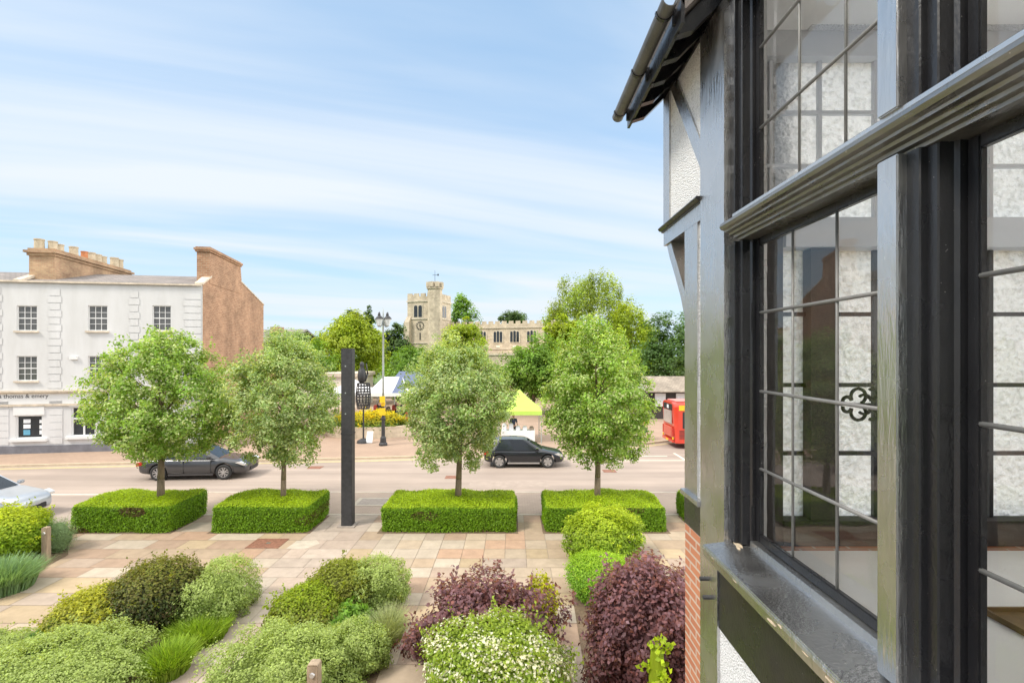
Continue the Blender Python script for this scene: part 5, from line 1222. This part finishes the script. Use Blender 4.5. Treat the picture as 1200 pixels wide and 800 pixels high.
# ------------------------------------------------------------------ market gazebos
def gazebo(label, x, y, w, d, eave, peak, mats, pattern, group='pop-up market gazebos', peak_w=0.0, rz=0.0):
    t = thing('market_gazebo', label, 'gazebo', (x, y, 0), rz, group)
    a, b_ = w/2, d/2; q = MB()
    ridge = [(-peak_w/2, 0, peak), (peak_w/2, 0, peak)]
    c = [(-a, -b_, eave), (a, -b_, eave), (a, b_, eave), (-a, b_, eave)]
    def panel(p, q0, k, sag=.12, n=6):
        # triangle/quad from eave edge p to peak points q0 with a little sag
        for i in range(n):
            t0, t1 = i/n, (i+1)/n; L_ = []
            for tt in (t0, t1):
                s = -sag*math.sin(math.pi*tt)
                A = Vector(p[0]).lerp(Vector(q0[0]), tt); B_ = Vector(p[1]).lerp(Vector(q0[1]), tt); A.z += s*.6; B_.z += s*.6
                L_.append((A, B_))
            q.mat(k).add([L_[0][0], L_[0][1], L_[1][1], L_[1][0]], [(0, 1, 2, 3)])
    if peak_w:
        e = lambda t: tuple(Vector(c[0]).lerp(Vector(c[1]), t)); rg = lambda t: tuple(Vector(ridge[0]).lerp(Vector(ridge[1]), t))
        panel((e(0), e(.58)), (rg(0), rg(.85)), pattern[0]); panel((e(.58), e(.93)), (rg(.85), rg(1)), 1); panel((e(.93), e(1)), (rg(1), rg(1)), pattern[0])
    else: panel((c[0], c[1]), (ridge[0], ridge[0]), pattern[0])
    panel((c[1], c[2]), (ridge[1], ridge[1]), pattern[1])
    panel((c[2], c[3]), (ridge[1], ridge[0]), pattern[2]); panel((c[3], c[0]), (ridge[0], ridge[0]), pattern[3])
    for i in range(4):
        p0, p1 = c[i], c[(i+1) % 4]; q.mat(pattern[4]).add([p0, p1, (p1[0], p1[1], eave-.26), (p0[0], p0[1], eave-.26)], [(0, 1, 2, 3)])
    q.build('canopy', mats, t, local=True, fix=False)
    for sx_ in (-1, 1):
        for sy_ in (-1, 1):
            MB().box(sx_*(a-.05)-.025, sx_*(a-.05)+.025, sy_*(b_-.05)-.025, sy_*(b_-.05)+.025, 0, eave-.02).build('leg', M['galv'], t, local=True)
    return t
cm = [M['canvas_white'], M['canvas_blue'], M['canvas_lime']]
tr_ = MB(); tr_.prism([(-17, 38.35), (-5.0, 38.35), (-3.5, 41), (-3.5, 60), (-17, 60)], 'z', -.1, .60)
tag(tr_.build('market_terrace', M['pavement']), kind='structure')
gazebo('white and blue striped market gazebo behind the lamp post', -9.45, 40.6, 3.4, 3.2, 2.25, 3.42, cm, (0, 1, 0, 1, 0), peak_w=1.5).location.z = .6
gazebo('blue-grey topped gazebo just behind the striped one', -9.0, 45.2, 3.6, 3.4, 2.4, 3.7, cm, (1, 1, 0, 0, 0), peak_w=1.9).location.z = .6
gazebo('lime green gazebo behind the navy car', .5, 34.6, 2.9, 2.9, 2.12, 3.45, cm, (2, 2, 2, 2, 2))
gazebo('plain white gazebo at the left, by the cream outbuilding', -13.2, 42.5, 3.6, 3.2, 2.1, 3.2, cm, (0, 0, 0, 0, 0)).location.z = .6
gazebo('low white market canopy right of the striped gazebo', -5.4, 46.0, 3.4, 3.0, 2.0, 2.8, cm, (0, 0, 0, 0, 0)).location.z = .6
def stall(label, x, y, w, cloth, goods, n, name='market_table', z0=0.0):
    t = thing(name, label, 'market table', (x, y, 0), 0, 'market tables with goods'); TT = t
    q = MB(); q.box(x-w/2, x+w/2, y-.4, y+.4, .74, .80); q.box(x-w/2, x+w/2, y-.42, y-.405, .12, .80); q.build('top', cloth, t)
    for sx_ in (-1, 1):
        for sy_ in (-1, 1): MB().box(x+sx_*(w/2-.06)-.02, x+sx_*(w/2-.06)+.02, y+sy_*.34-.02, y+sy_*.34+.02, 0, .739).build('leg', M['iron'], t)
    for i in range(n):
        gx_ = x-w/2+.2+(w-.4)*i/max(1, n-1); h_ = random.uniform(.18, .42); m = random.choice(goods)
        q = MB(); q.box(gx_-.14, gx_+.14, y-.25, y+.15, .802, .802+h_); q.box(gx_-.10, gx_+.10, y-.2, y+.1, .802+h_, .802+h_+.06)
        o = q.build('goods_box', M[m], None, bevel=.01); o.location.z = z0
        tag(o, {'paper': 'white box of goods on the market table', 'goods': 'brown box of goods on the market table', 'terracotta': 'orange box of goods on the market table', 'cloth_red': 'red box of goods on the market table'}[m] + label.split('table')[1], 'box', 'boxes of goods on the market tables')
    TT.location.z = z0
stall('white clothed table under the lime gazebo', .4, 33.9, 2.2, M['canvas_white'], ['paper', 'goods'], 5)
stall('dark clothed table under the striped gazebo', -9.5, 40.3, 2.8, M['cloth_black'], ['goods', 'terracotta', 'cloth_red'], 6, z0=.6)

# ------------------------------------------------------------------ people
def skin_mesh(name, pts, edges, m, parent, root=0, sub=1):
    me = bpy.data.meshes.new(name); me.from_pydata([p[:3] for p in pts], edges, [])
    o = bpy.data.objects.new(name, me); COL.objects.link(o)
    o.modifiers.new('skin', 'SKIN'); sv = me.skin_vertices[0].data
    for i, p in enumerate(pts):
        sv[i].radius = (p[3], p[4] if len(p) > 4 else p[3]); sv[i].use_root = (i == root)
    if sub: s = o.modifiers.new('sub', 'SUBSURF'); s.levels = sub; s.render_levels = sub
    bpy.context.view_layer.update()
    dg = bpy.context.evaluated_depsgraph_get(); me2 = bpy.data.meshes.new_from_object(o.evaluated_get(dg))
    bpy.data.objects.remove(o); me2.name = name; me2.polygons.foreach_set('use_smooth', [True]*len(me2.polygons)); me2.materials.clear(); me2.materials.append(m)
    o = bpy.data.objects.new(name, me2); COL.objects.link(o); o.parent = parent; return o
def person(label, x, y, rz, top, bottom, stride=.0, armfwd=.0, h=1.7, shorts=False):
    t = thing('person', label, 'person', (x, y, 0), rz); k = h/1.7
    # facing -y in local space
    P = [(0, 0, .93*k, .13, .10), (0, 0, 1.12*k, .125, .09), (0, .01, 1.36*k, .15, .10), (0, 0, 1.46*k, .055), (0, -.02, 1.56*k, .085, .095), (0, -.02, 1.66*k, .075, .085)]
    E_ = [(0, 1), (1, 2), (2, 3), (3, 4), (4, 5)]
    def limb(start, pts):
        i0 = start
        for p in pts: P.append(p); E_.append((i0, len(P)-1)); i0 = len(P)-1
    for s in (-1, 1):
        st = stride*s; af = armfwd
        limb(0, [(s*.095, -st*.1, .82*k, .085), (s*.10, -st*.55-.02, .48*k, .058), (s*.10, -st*.8+.02, .09*k, .038), (s*.105, -st*.8-.10, .04*k, .035)])
        limb(2, [(s*.19, .0, 1.38*k, .055), (s*.235, .02-af*.1, 1.12*k, .042), (s*.22, -.08-af*.35+st*.2, (.90+af*.25)*k, .032), (s*.21, -.12-af*.45+st*.25, (.83+af*.3)*k, .030)])
    skin_mesh('body', P, E_, M['skin'], t)
    T = [(0, 0, .90*k, .145, .115), (0, 0, 1.12*k, .140, .105), (0, .01, 1.36*k, .165, .115), (0, 0, 1.44*k, .08)]; TE = [(0, 1), (1, 2), (2, 3)]
    for s in (-1, 1):
        T += [(s*.19, 0, 1.385*k, .068), (s*.238, .02-armfwd*.1, 1.12*k, .052)]; TE += [(2, len(T)-2), (len(T)-2, len(T)-1)]
    skin_mesh('shirt', T, TE, top, t)
    B_ = [(0, 0, .94*k, .142, .112)]; BE = []
    for s in (-1, 1):
        st = stride*s; B_ += [(s*.095, -st*.1, .82*k, .098), (s*.10, -st*.55-.02, .48*k, .07)]; BE += [(0, len(B_)-2), (len(B_)-2, len(B_)-1)]
        if not shorts: B_ += [(s*.10, -st*.8+.02, .10*k, .052)]; BE += [(len(B_)-2, len(B_)-1)]
    skin_mesh('trousers', B_, BE, bottom, t)
    skin_mesh('hair', [(0, .03, 1.62*k, .085, .085), (0, .0, 1.68*k, .085, .09), (0, .05, 1.53*k, .06, .05)], [(1, 0), (0, 2)], M['hair'], t)
    for s in (-1, 1):
        st = stride*s; q = MB(); q.box(s*.105-.045, s*.105+.045, -st*.8-.20, -st*.8+.08, 0, .085*k); q.build('shoe', M['cloth_black'], t, local=True, bevel=.02)
    return t
person('person in black bending over the stall, left of the yellow signs', -10.15, 39.4, R(160), M['cloth_black'], M['cloth_black'], 0.1, .8).location.z = .6
person('person in a black top at the stall, right of the yellow signs', -8.75, 39.5, R(200), M['cloth_black'], M['cloth_blue'], .1, .5).location.z = .6
person('person in a red top standing before the striped gazebo', -8.0, 38.8, R(-60), M['cloth_red'], M['cloth_red'], .15, .4).location.z = .6
person('person in an orange top and dark shorts walking near the red bus', 9.05, 34.6, R(-80), M['cloth_orange'], M['cloth_blue'], .3, .2, 1.68, True)
person('person in dark blue serving under the lime gazebo', .1, 35.0, R(10), M['cloth_blue'], M['cloth_black'], .0, .5)

# ------------------------------------------------------------------ vehicles
def apply_bool(o, cutters):
    for c in cutters:
        md = o.modifiers.new('b', 'BOOLEAN'); md.operation = 'DIFFERENCE'; md.object = c; md.solver = 'EXACT'
    bpy.context.view_layer.update()
    dg = bpy.context.evaluated_depsgraph_get(); me = bpy.data.meshes.new_from_object(o.evaluated_get(dg))
    o.modifiers.clear(); o.data = me
    for c in cutters: bpy.data.objects.remove(c)
def car(label, loc, rz, paint, L=4.2, Wd=1.75, H=1.46, belt=.93, bon=.95, wb=2.55, r=.33, kind='hatch', arch=None, name='parked_car'):
    """local: +x forward, origin on the road under the middle"""
    t = thing(name, label, 'car', loc, rz); w = Wd/2; xr, xf = -L/2, L/2
    ax = [-wb/2 - .02, wb/2 - .02]
    # lower body: rings along x
    st = [(xr, .42, .72, .74), (xr+.05, .30, .88, .86), (xr+.25, .22, belt, .96), (ax[0], .20, belt+.02, 1.0), (0, .19, belt, 1.0), (.18*L, .19, belt-.005, 1.0), (.26*L, .2, bon, .99),
          (ax[1], .21, bon-.06, .97), (xf-.35, .22, bon-.14, .93), (xf-.10, .24, bon-.24, .82), (xf, .36, .60, .68)]
    q = MB(); rings = []
    for x, zb, zt, ws in st:
        ww = w*ws; sh = zb+(zt-zb)*.80
        ring = [(x, -ww*.85, zb), (x, -ww*.97, zb+(zt-zb)*.18), (x, -ww, zb+(zt-zb)*.45), (x, -ww*.985, sh), (x, -ww*.90, zt-.015), (x, -ww*.55, zt+.015), (x, 0, zt+.025)]
        ring += [(x, -p[1], p[2]) for p in ring[-2::-1]]; rings.append(ring)
    n = len(rings[0]); vs = [p for rg in rings for p in rg]
    fs = [(i*n+j, (i+1)*n+j, (i+1)*n+(j+1) % n, i*n+(j+1) % n) for i in range(len(rings)-1) for j in range(n)]
    fs += [tuple(range(n-1, -1, -1)), tuple(range((len(rings)-1)*n, len(rings)*n))]
    q.add(vs, fs); body = q.build('body', paint, None); body.parent = None
    md = body.modifiers.new('s', 'SUBSURF'); md.levels = 2; md.render_levels = 2
    bpy.context.view_layer.update(); dg = bpy.context.evaluated_depsgraph_get()
    me = bpy.data.meshes.new_from_object(body.evaluated_get(dg)); body.modifiers.clear(); body.data = me
    cut = []
    for x in ax:
        c = MB().cyl((x, -w-.2, r+.02), (x, w+.2, r+.02), r+.06, n=28).build('cutter', M['blackplastic'], None); cut.append(c)
    apply_bool(body, cut); body.data.polygons.foreach_set('use_smooth', [True]*len(body.data.polygons))
    body.data.materials.clear(); body.data.materials.append(paint); body.parent = t; body.name = 'body'
    # cabin
    if kind == 'hatch': b0, b1, r0, r1 = xr+.10, .24*L, xr+.55, .02*L
    else: b0, b1, r0, r1 = xr+.12, .24*L, xr+.75, .03*L
    zb = belt-.03; wb_, wr = w*.93, w*.72
    base = [(b0, wb_*.86, zb), (b0+.35*(r0-b0)+.3, wb_, zb), ((b0+b1)/2, wb_, zb), (b1-.25, wb_*.98, zb), (b1, wb_*.80, bon-.02)]
    top = [(r0, wr*.86, H-.05), (r0+.3, wr, H-.015), ((r0+r1)/2, wr, H), (r1-.1, wr*.98, H-.02), (r1+.08, wr*.84, H-.07)]
    q = MB(); m_ = len(base); V = []
    for p in base: V.append(p)
    for p in top: V.append(p)
    for p in base: V.append((p[0], -p[1], p[2]))
    for p in top: V.append((p[0], -p[1], p[2]))
    F = []
    for i in range(m_-1):
        F.append((i, i+1, m_+i+1, m_+i)); F.append((2*m_+i+1, 2*m_+i, 3*m_+i, 3*m_+i+1)); V_ = None
    for p in top: V.append((p[0], 0, p[2]+.055))
    for i in range(m_-1): F.append((m_+i, m_+i+1, 4*m_+i+1, 4*m_+i)); F.append((4*m_+i, 4*m_+i+1, 3*m_+i+1, 3*m_+i))
    F.append((m_, 4*m_, 3*m_)); F.append((2*m_-1, 4*m_-1, 5*m_-1))
    F.append((0, m_, 3*m_, 2*m_)); F.append((m_-1, 2*m_+m_-1, 3*m_+m_-1, 2*m_-1))
    q.add(V, F); q.build('cabin', paint, t, local=True, bevel=.025, smooth=False)
    def inset(quad, fx, off, nm):
        c = sum((Vector(p) for p in quad), Vector())/len(quad); nrm = (Vector(quad[1])-Vector(quad[0])).cross(Vector(quad[2])-Vector(quad[0])).normalized()
        if nrm.dot(c - Vector((0, 0, .8))) < 0: nrm = -nrm
        pts = [c+(Vector(p)-c)*fx + nrm*off for p in quad]; q = MB(); q.add([tuple(p) for p in pts], [tuple(range(len(pts)))])
        q.add([tuple(p-nrm*.012) for p in pts], [tuple(range(len(pts)))])
        q.build(nm, M['dark_glass'], t, local=True)
    for s in (1, -1):
        S_ = lambda p: (p[0], p[1]*s, p[2])
        inset([S_(base[1]), S_(base[2]), S_(top[2]), S_(top[1])], .88, .006, 'side_window')
        inset([S_(base[2]), S_(base[3]), S_(base[4]), S_(top[4]), S_(top[3]), S_(top[2])], .87, .006, 'side_window')
        MB().box(b1-.42, b1-.24, s*w*.98, s*(w+.17), belt+.0, belt+.12).build('mirror', paint, t, local=True, bevel=.03)
        MB().box(-.28, -.08, s*(w-.005), s*(w+.012), belt-.17, belt-.135).build('door_handle', M['blackplastic'], t, local=True, bevel=.005)
        MB().box(ax[0]+r+.1, ax[1]-r-.1, s*(w*.955), s*(w*.99), .22, .30).build('sill_strip', M['alloy'] if kind == 'hatch' else paint, t, local=True, bevel=.01)
        q = MB(); q.prism([(xf-.52, bon-.22), (xf-.10, bon-.36), (xf-.09, bon-.27), (xf-.30, bon-.17)], 'y', s*w*.70, s*w*.93); q.build('headlight', M['lamp_clear'], t, local=True, bevel=.01)
        q = MB(); q.prism([(xr+.0, .68), (xr+.28, .72), (xr+.22, .86), (xr+.03, .84)], 'y', s*w*.68, s*w*.975); q.build('tail_light', M['lamp_red'], t, local=True, bevel=.01)
        # door seam
        for xx in (b1-.30, -.35): MB().box(xx-.006, xx+.006, s*(w*.9), s*(w*1.0+.002), .34, belt-.08).build('door_seam', M['blackplastic'], t, local=True)
    inset([(base[4][0], base[4][1], base[4][2]), (base[4][0], -base[4][1], base[4][2]), (top[4][0], -top[4][1], top[4][2]), (top[4][0], top[4][1], top[4][2])], .90, .006, 'windscreen')
    inset([base[0], (base[0][0], -base[0][1], base[0][2]), (top[0][0], -top[0][1], top[0][2]), top[0]], .86, .006, 'rear_window')
    q = MB(); q.box(xf-.06, xf+.012, -w*.45, w*.45, .34, .52); q.build('grille', M['blackplastic'], t, local=True, bevel=.02)
    for x in ax:
        for s in (1, -1):
            y1 = s*(w-.0); y0 = s*(w-.22)
            q = MB(); prof = [(r*.66, 0), (r*.94, 0), (r, .04), (r, .18), (r*.94, .21), (r*.66, .21)]
            nn = 28; vs = []
            for rr, yy in prof:
                for i in range(nn): a = 2*math.pi*i/nn; vs.append((x+rr*math.cos(a), y0+s*yy, r+rr*math.sin(a)))
            fs = [(j*nn+i, j*nn+(i+1) % nn, ((j+1) % 6)*nn+(i+1) % nn, ((j+1) % 6)*nn+i) for j in range(6) for i in range(nn)]
            q.add(vs, fs); wh = q.build('wheel', M['tyre'], t, local=True, smooth=True)
            q = MB()
            for k in range(5):
                a = 2*math.pi*k/5+.3; c_, s_ = math.cos(a), math.sin(a); tw = .16*r; tip = .26*r
                pts = [(c_*.12*r-s_*tw, s_*.12*r+c_*tw), (c_*.66*r-s_*tip, s_*.66*r+c_*tip), (c_*.66*r+s_*tip, s_*.66*r-c_*tip), (c_*.12*r+s_*tw, s_*.12*r-c_*tw)]
                if kind != 'hatch':
                    g = .07*r; pts = [(c_*.1*r-s_*g, s_*.1*r+c_*g), (c_*.67*r-s_*tip, s_*.67*r+c_*tip), (c_*.67*r-s_*tip*.45, s_*.67*r+c_*tip*.45), (c_*.25*r, s_*.25*r), (c_*.67*r+s_*tip*.45, s_*.67*r-c_*tip*.45), (c_*.67*r+s_*tip, s_*.67*r-c_*tip), (c_*.1*r+s_*g, s_*.1*r-c_*g)]
                q.prism([(x+p[0], r+p[1]) for p in pts], 'y', y1-s*.055, y1-s*.02)
            q.cyl((x, y1-s*.06, r), (x, y1-s*.012, r), r*.17, n=14)
            nn = 28; vs = []
            for rr, yy in ((r*.69, .02), (r*.69, .0), (r*.62, .0), (r*.60, .06)):
                for i in range(nn): a = 2*math.pi*i/nn; vs.append((x+rr*math.cos(a), y1-s*(.012+yy), r+rr*math.sin(a)))
            q.add(vs, [(j*nn+i, j*nn+(i+1) % nn, (j+1)*nn+(i+1) % nn, (j+1)*nn+i) for j in range(3) for i in range(nn)])
            q.build('rim', M['alloy'], wh, local=True)
            MB().cyl((x, y1-s*.13, r), (x, y1-s*.10, r), r*.66, n=20).build('brake_disc', M['iron'], wh, local=True)
    if arch:
        for x in ax:
            for s in (1, -1):
                q = MB(); nn = 16; pr = []
                for i in range(nn+1):
                    a = math.pi*(-.05+1.1*i/nn); pr.append((a))
                for i in range(nn):
                    a0, a1 = pr[i], pr[i+1]; R0, R1 = r+.055, r+.13
                    q.prism([(x+R0*math.cos(a0), r+.02+R0*math.sin(a0)), (x+R1*math.cos(a0), r+.02+R1*math.sin(a0)), (x+R1*math.cos(a1), r+.02+R1*math.sin(a1)), (x+R0*math.cos(a1), r+.02+R0*math.sin(a1))], 'y', s*(w-.06), s*(w+.015))
                q.build('wheel_arch', arch, t, local=True)
    return t
car('black three door hatchback on the road behind the wide hedge', (.62, 27.4, -.10), 0, M['car_black'], 4.2, 1.75, 1.46, .93, .93, 2.52, .33)
car('graphite grey estate car half hidden behind the two left street trees', (-15.1, 24.9, -.10), R(4), M['car_grey'], 4.95, 1.88, 1.55, 1.0, 1.0, 2.95, .355, kind='suv')
car('silver car with dark wheel arches cut off by the left picture edge', (-19.45, 18.45, -.12), 0, M['car_silver'], 4.6, 1.88, 1.62, 1.04, 1.06, 2.70, .37, kind='suv', arch=M['blackplastic'])
def bus():
    X0, Y0, Y1, L = 10.05, 31.8, 34.3, 9.2
    t = thing('red_bus', 'red single-decker bus seen from behind beside the timber hut', 'bus', (X0+L/2, (Y0+Y1)/2, -.1))
    q = MB(); pr = [(Y0, .25), (Y0, 2.55), (Y0+.10, 2.72), (Y0+.35, 2.80), (Y1-.35, 2.80), (Y1-.10, 2.72), (Y1, 2.55), (Y1, .25)]
    vs = []
    for x, s, dz in ((X0+.10, .93, 0), (X0, .90, -.02), (X0+.06, .96, -.01), (X0+.25, 1, 0), (X0+L-.25, 1, 0), (X0+L-.05, .95, -.02)):
        cy = (Y0+Y1)/2
        for y, z in pr: vs.append((x if z > .3 else x+.12, cy+(y-cy)*s, z+(dz if z > 1 else 0)))
    n = 8; vs = vs[8:]; fs = [(j*n+i, j*n+(i+1) % n, (j+1)*n+(i+1) % n, (j+1)*n+i) for j in range(4) for i in range(n)] + [tuple(range(n-1, -1, -1)), tuple(range(4*n, 5*n))]
    q.add(vs, fs); q.build('body', M['bus_red'], t, bevel=.02)
    q = MB(); q.box(X0+.25, X0+L-.25, Y0+.30, Y1-.30, 2.802, 2.86); q.build('roof_panel', mat('pale_red_roof', (.62, .25, .22), .6, .1, 2), t, bevel=.02)
    e = X0-.012
    q = MB(); q.box(e, X0+.04, Y0+.38, Y1-.35, 2.28, 2.66); q.build('rear_header', M['blackplastic'], t, bevel=.01)
    q = MB(); q.box(e-.01, X0+.03, Y0+.45, Y1-.40, 1.42, 2.24); q.build('rear_window', mat('pale_reflection_glass', (.42, .36, .33), .15, .3, 1.2), t, bevel=.02)  # bright reflection put into the pale glass colour
    q = MB(); q.box(e-.012, e-.001, Y0+1.0, Y0+1.35, 2.36, 2.58); q.build('number_panel', M['paper'], t)
    q = MB(); q.box(e, X0+.03, Y0+.4, Y1-.4, .62, 1.24); 
    for i in range(5): q.box(e-.012, e-.001, Y0+.5, Y1-.5, .70+i*.10, .73+i*.10)
    q.build('engine_cover', M['bus_red'], t)
    for y in (Y0+.16, Y1-.30):
        q = MB(); q.box(e, X0+.06, y, y+.14, .66, 1.2); q.build('tail_light', M['lamp_red'], t, bevel=.01)
        MB().box(e-.004, X0+.05, y, y+.14, .48, .62).build('indicator', M['yellow'], t, bevel=.01)
    MB().box(e-.03, X0+.1, Y0+.2, Y1-.2, .28, .46).build('bumper', M['bus_red'], t, bevel=.02)
    MB().box(e-.036, e-.031, Y0+1.0, Y0+1.5, .31, .42).build('number_plate', M['yellow'], t)
    for i in range(6):
        a = X0+.55+i*1.38; MB().box(a, a+1.26, Y0-.012, Y0+.02, 1.18, 2.22).build('side_window', M['dark_glass'], t, bevel=.01)
    MB().box(X0+.32, X0+1.5, Y0-.014, Y0-.001, 2.30, 2.62).build('side_panel', M['yellow'], t)
    for i in range(7): MB().box(X0+.35, X0+1.3, Y0-.014, Y0-.001, .55+i*.08, .58+i*.08).build('vent_slat', M['blackplastic'], t)
    for x in (X0+2.4, X0+6.9):
        for y, s in ((Y0, 1), (Y1, -1)):
            MB().cyl((x, y-s*.012, .55), (x, y+s*.1, .55), .56, n=24).build('wheel_arch', M['blackplastic'], t)
            wq = MB().cyl((x, y-s*.03, .48), (x, y+s*.25, .48), .47, n=24).build('wheel', M['tyre'], t); MB().cyl((x, y-s*.04, .48), (x, y-s*.031, .48), .27, n=16).build('rim', M['alloy'], wq)
bus()
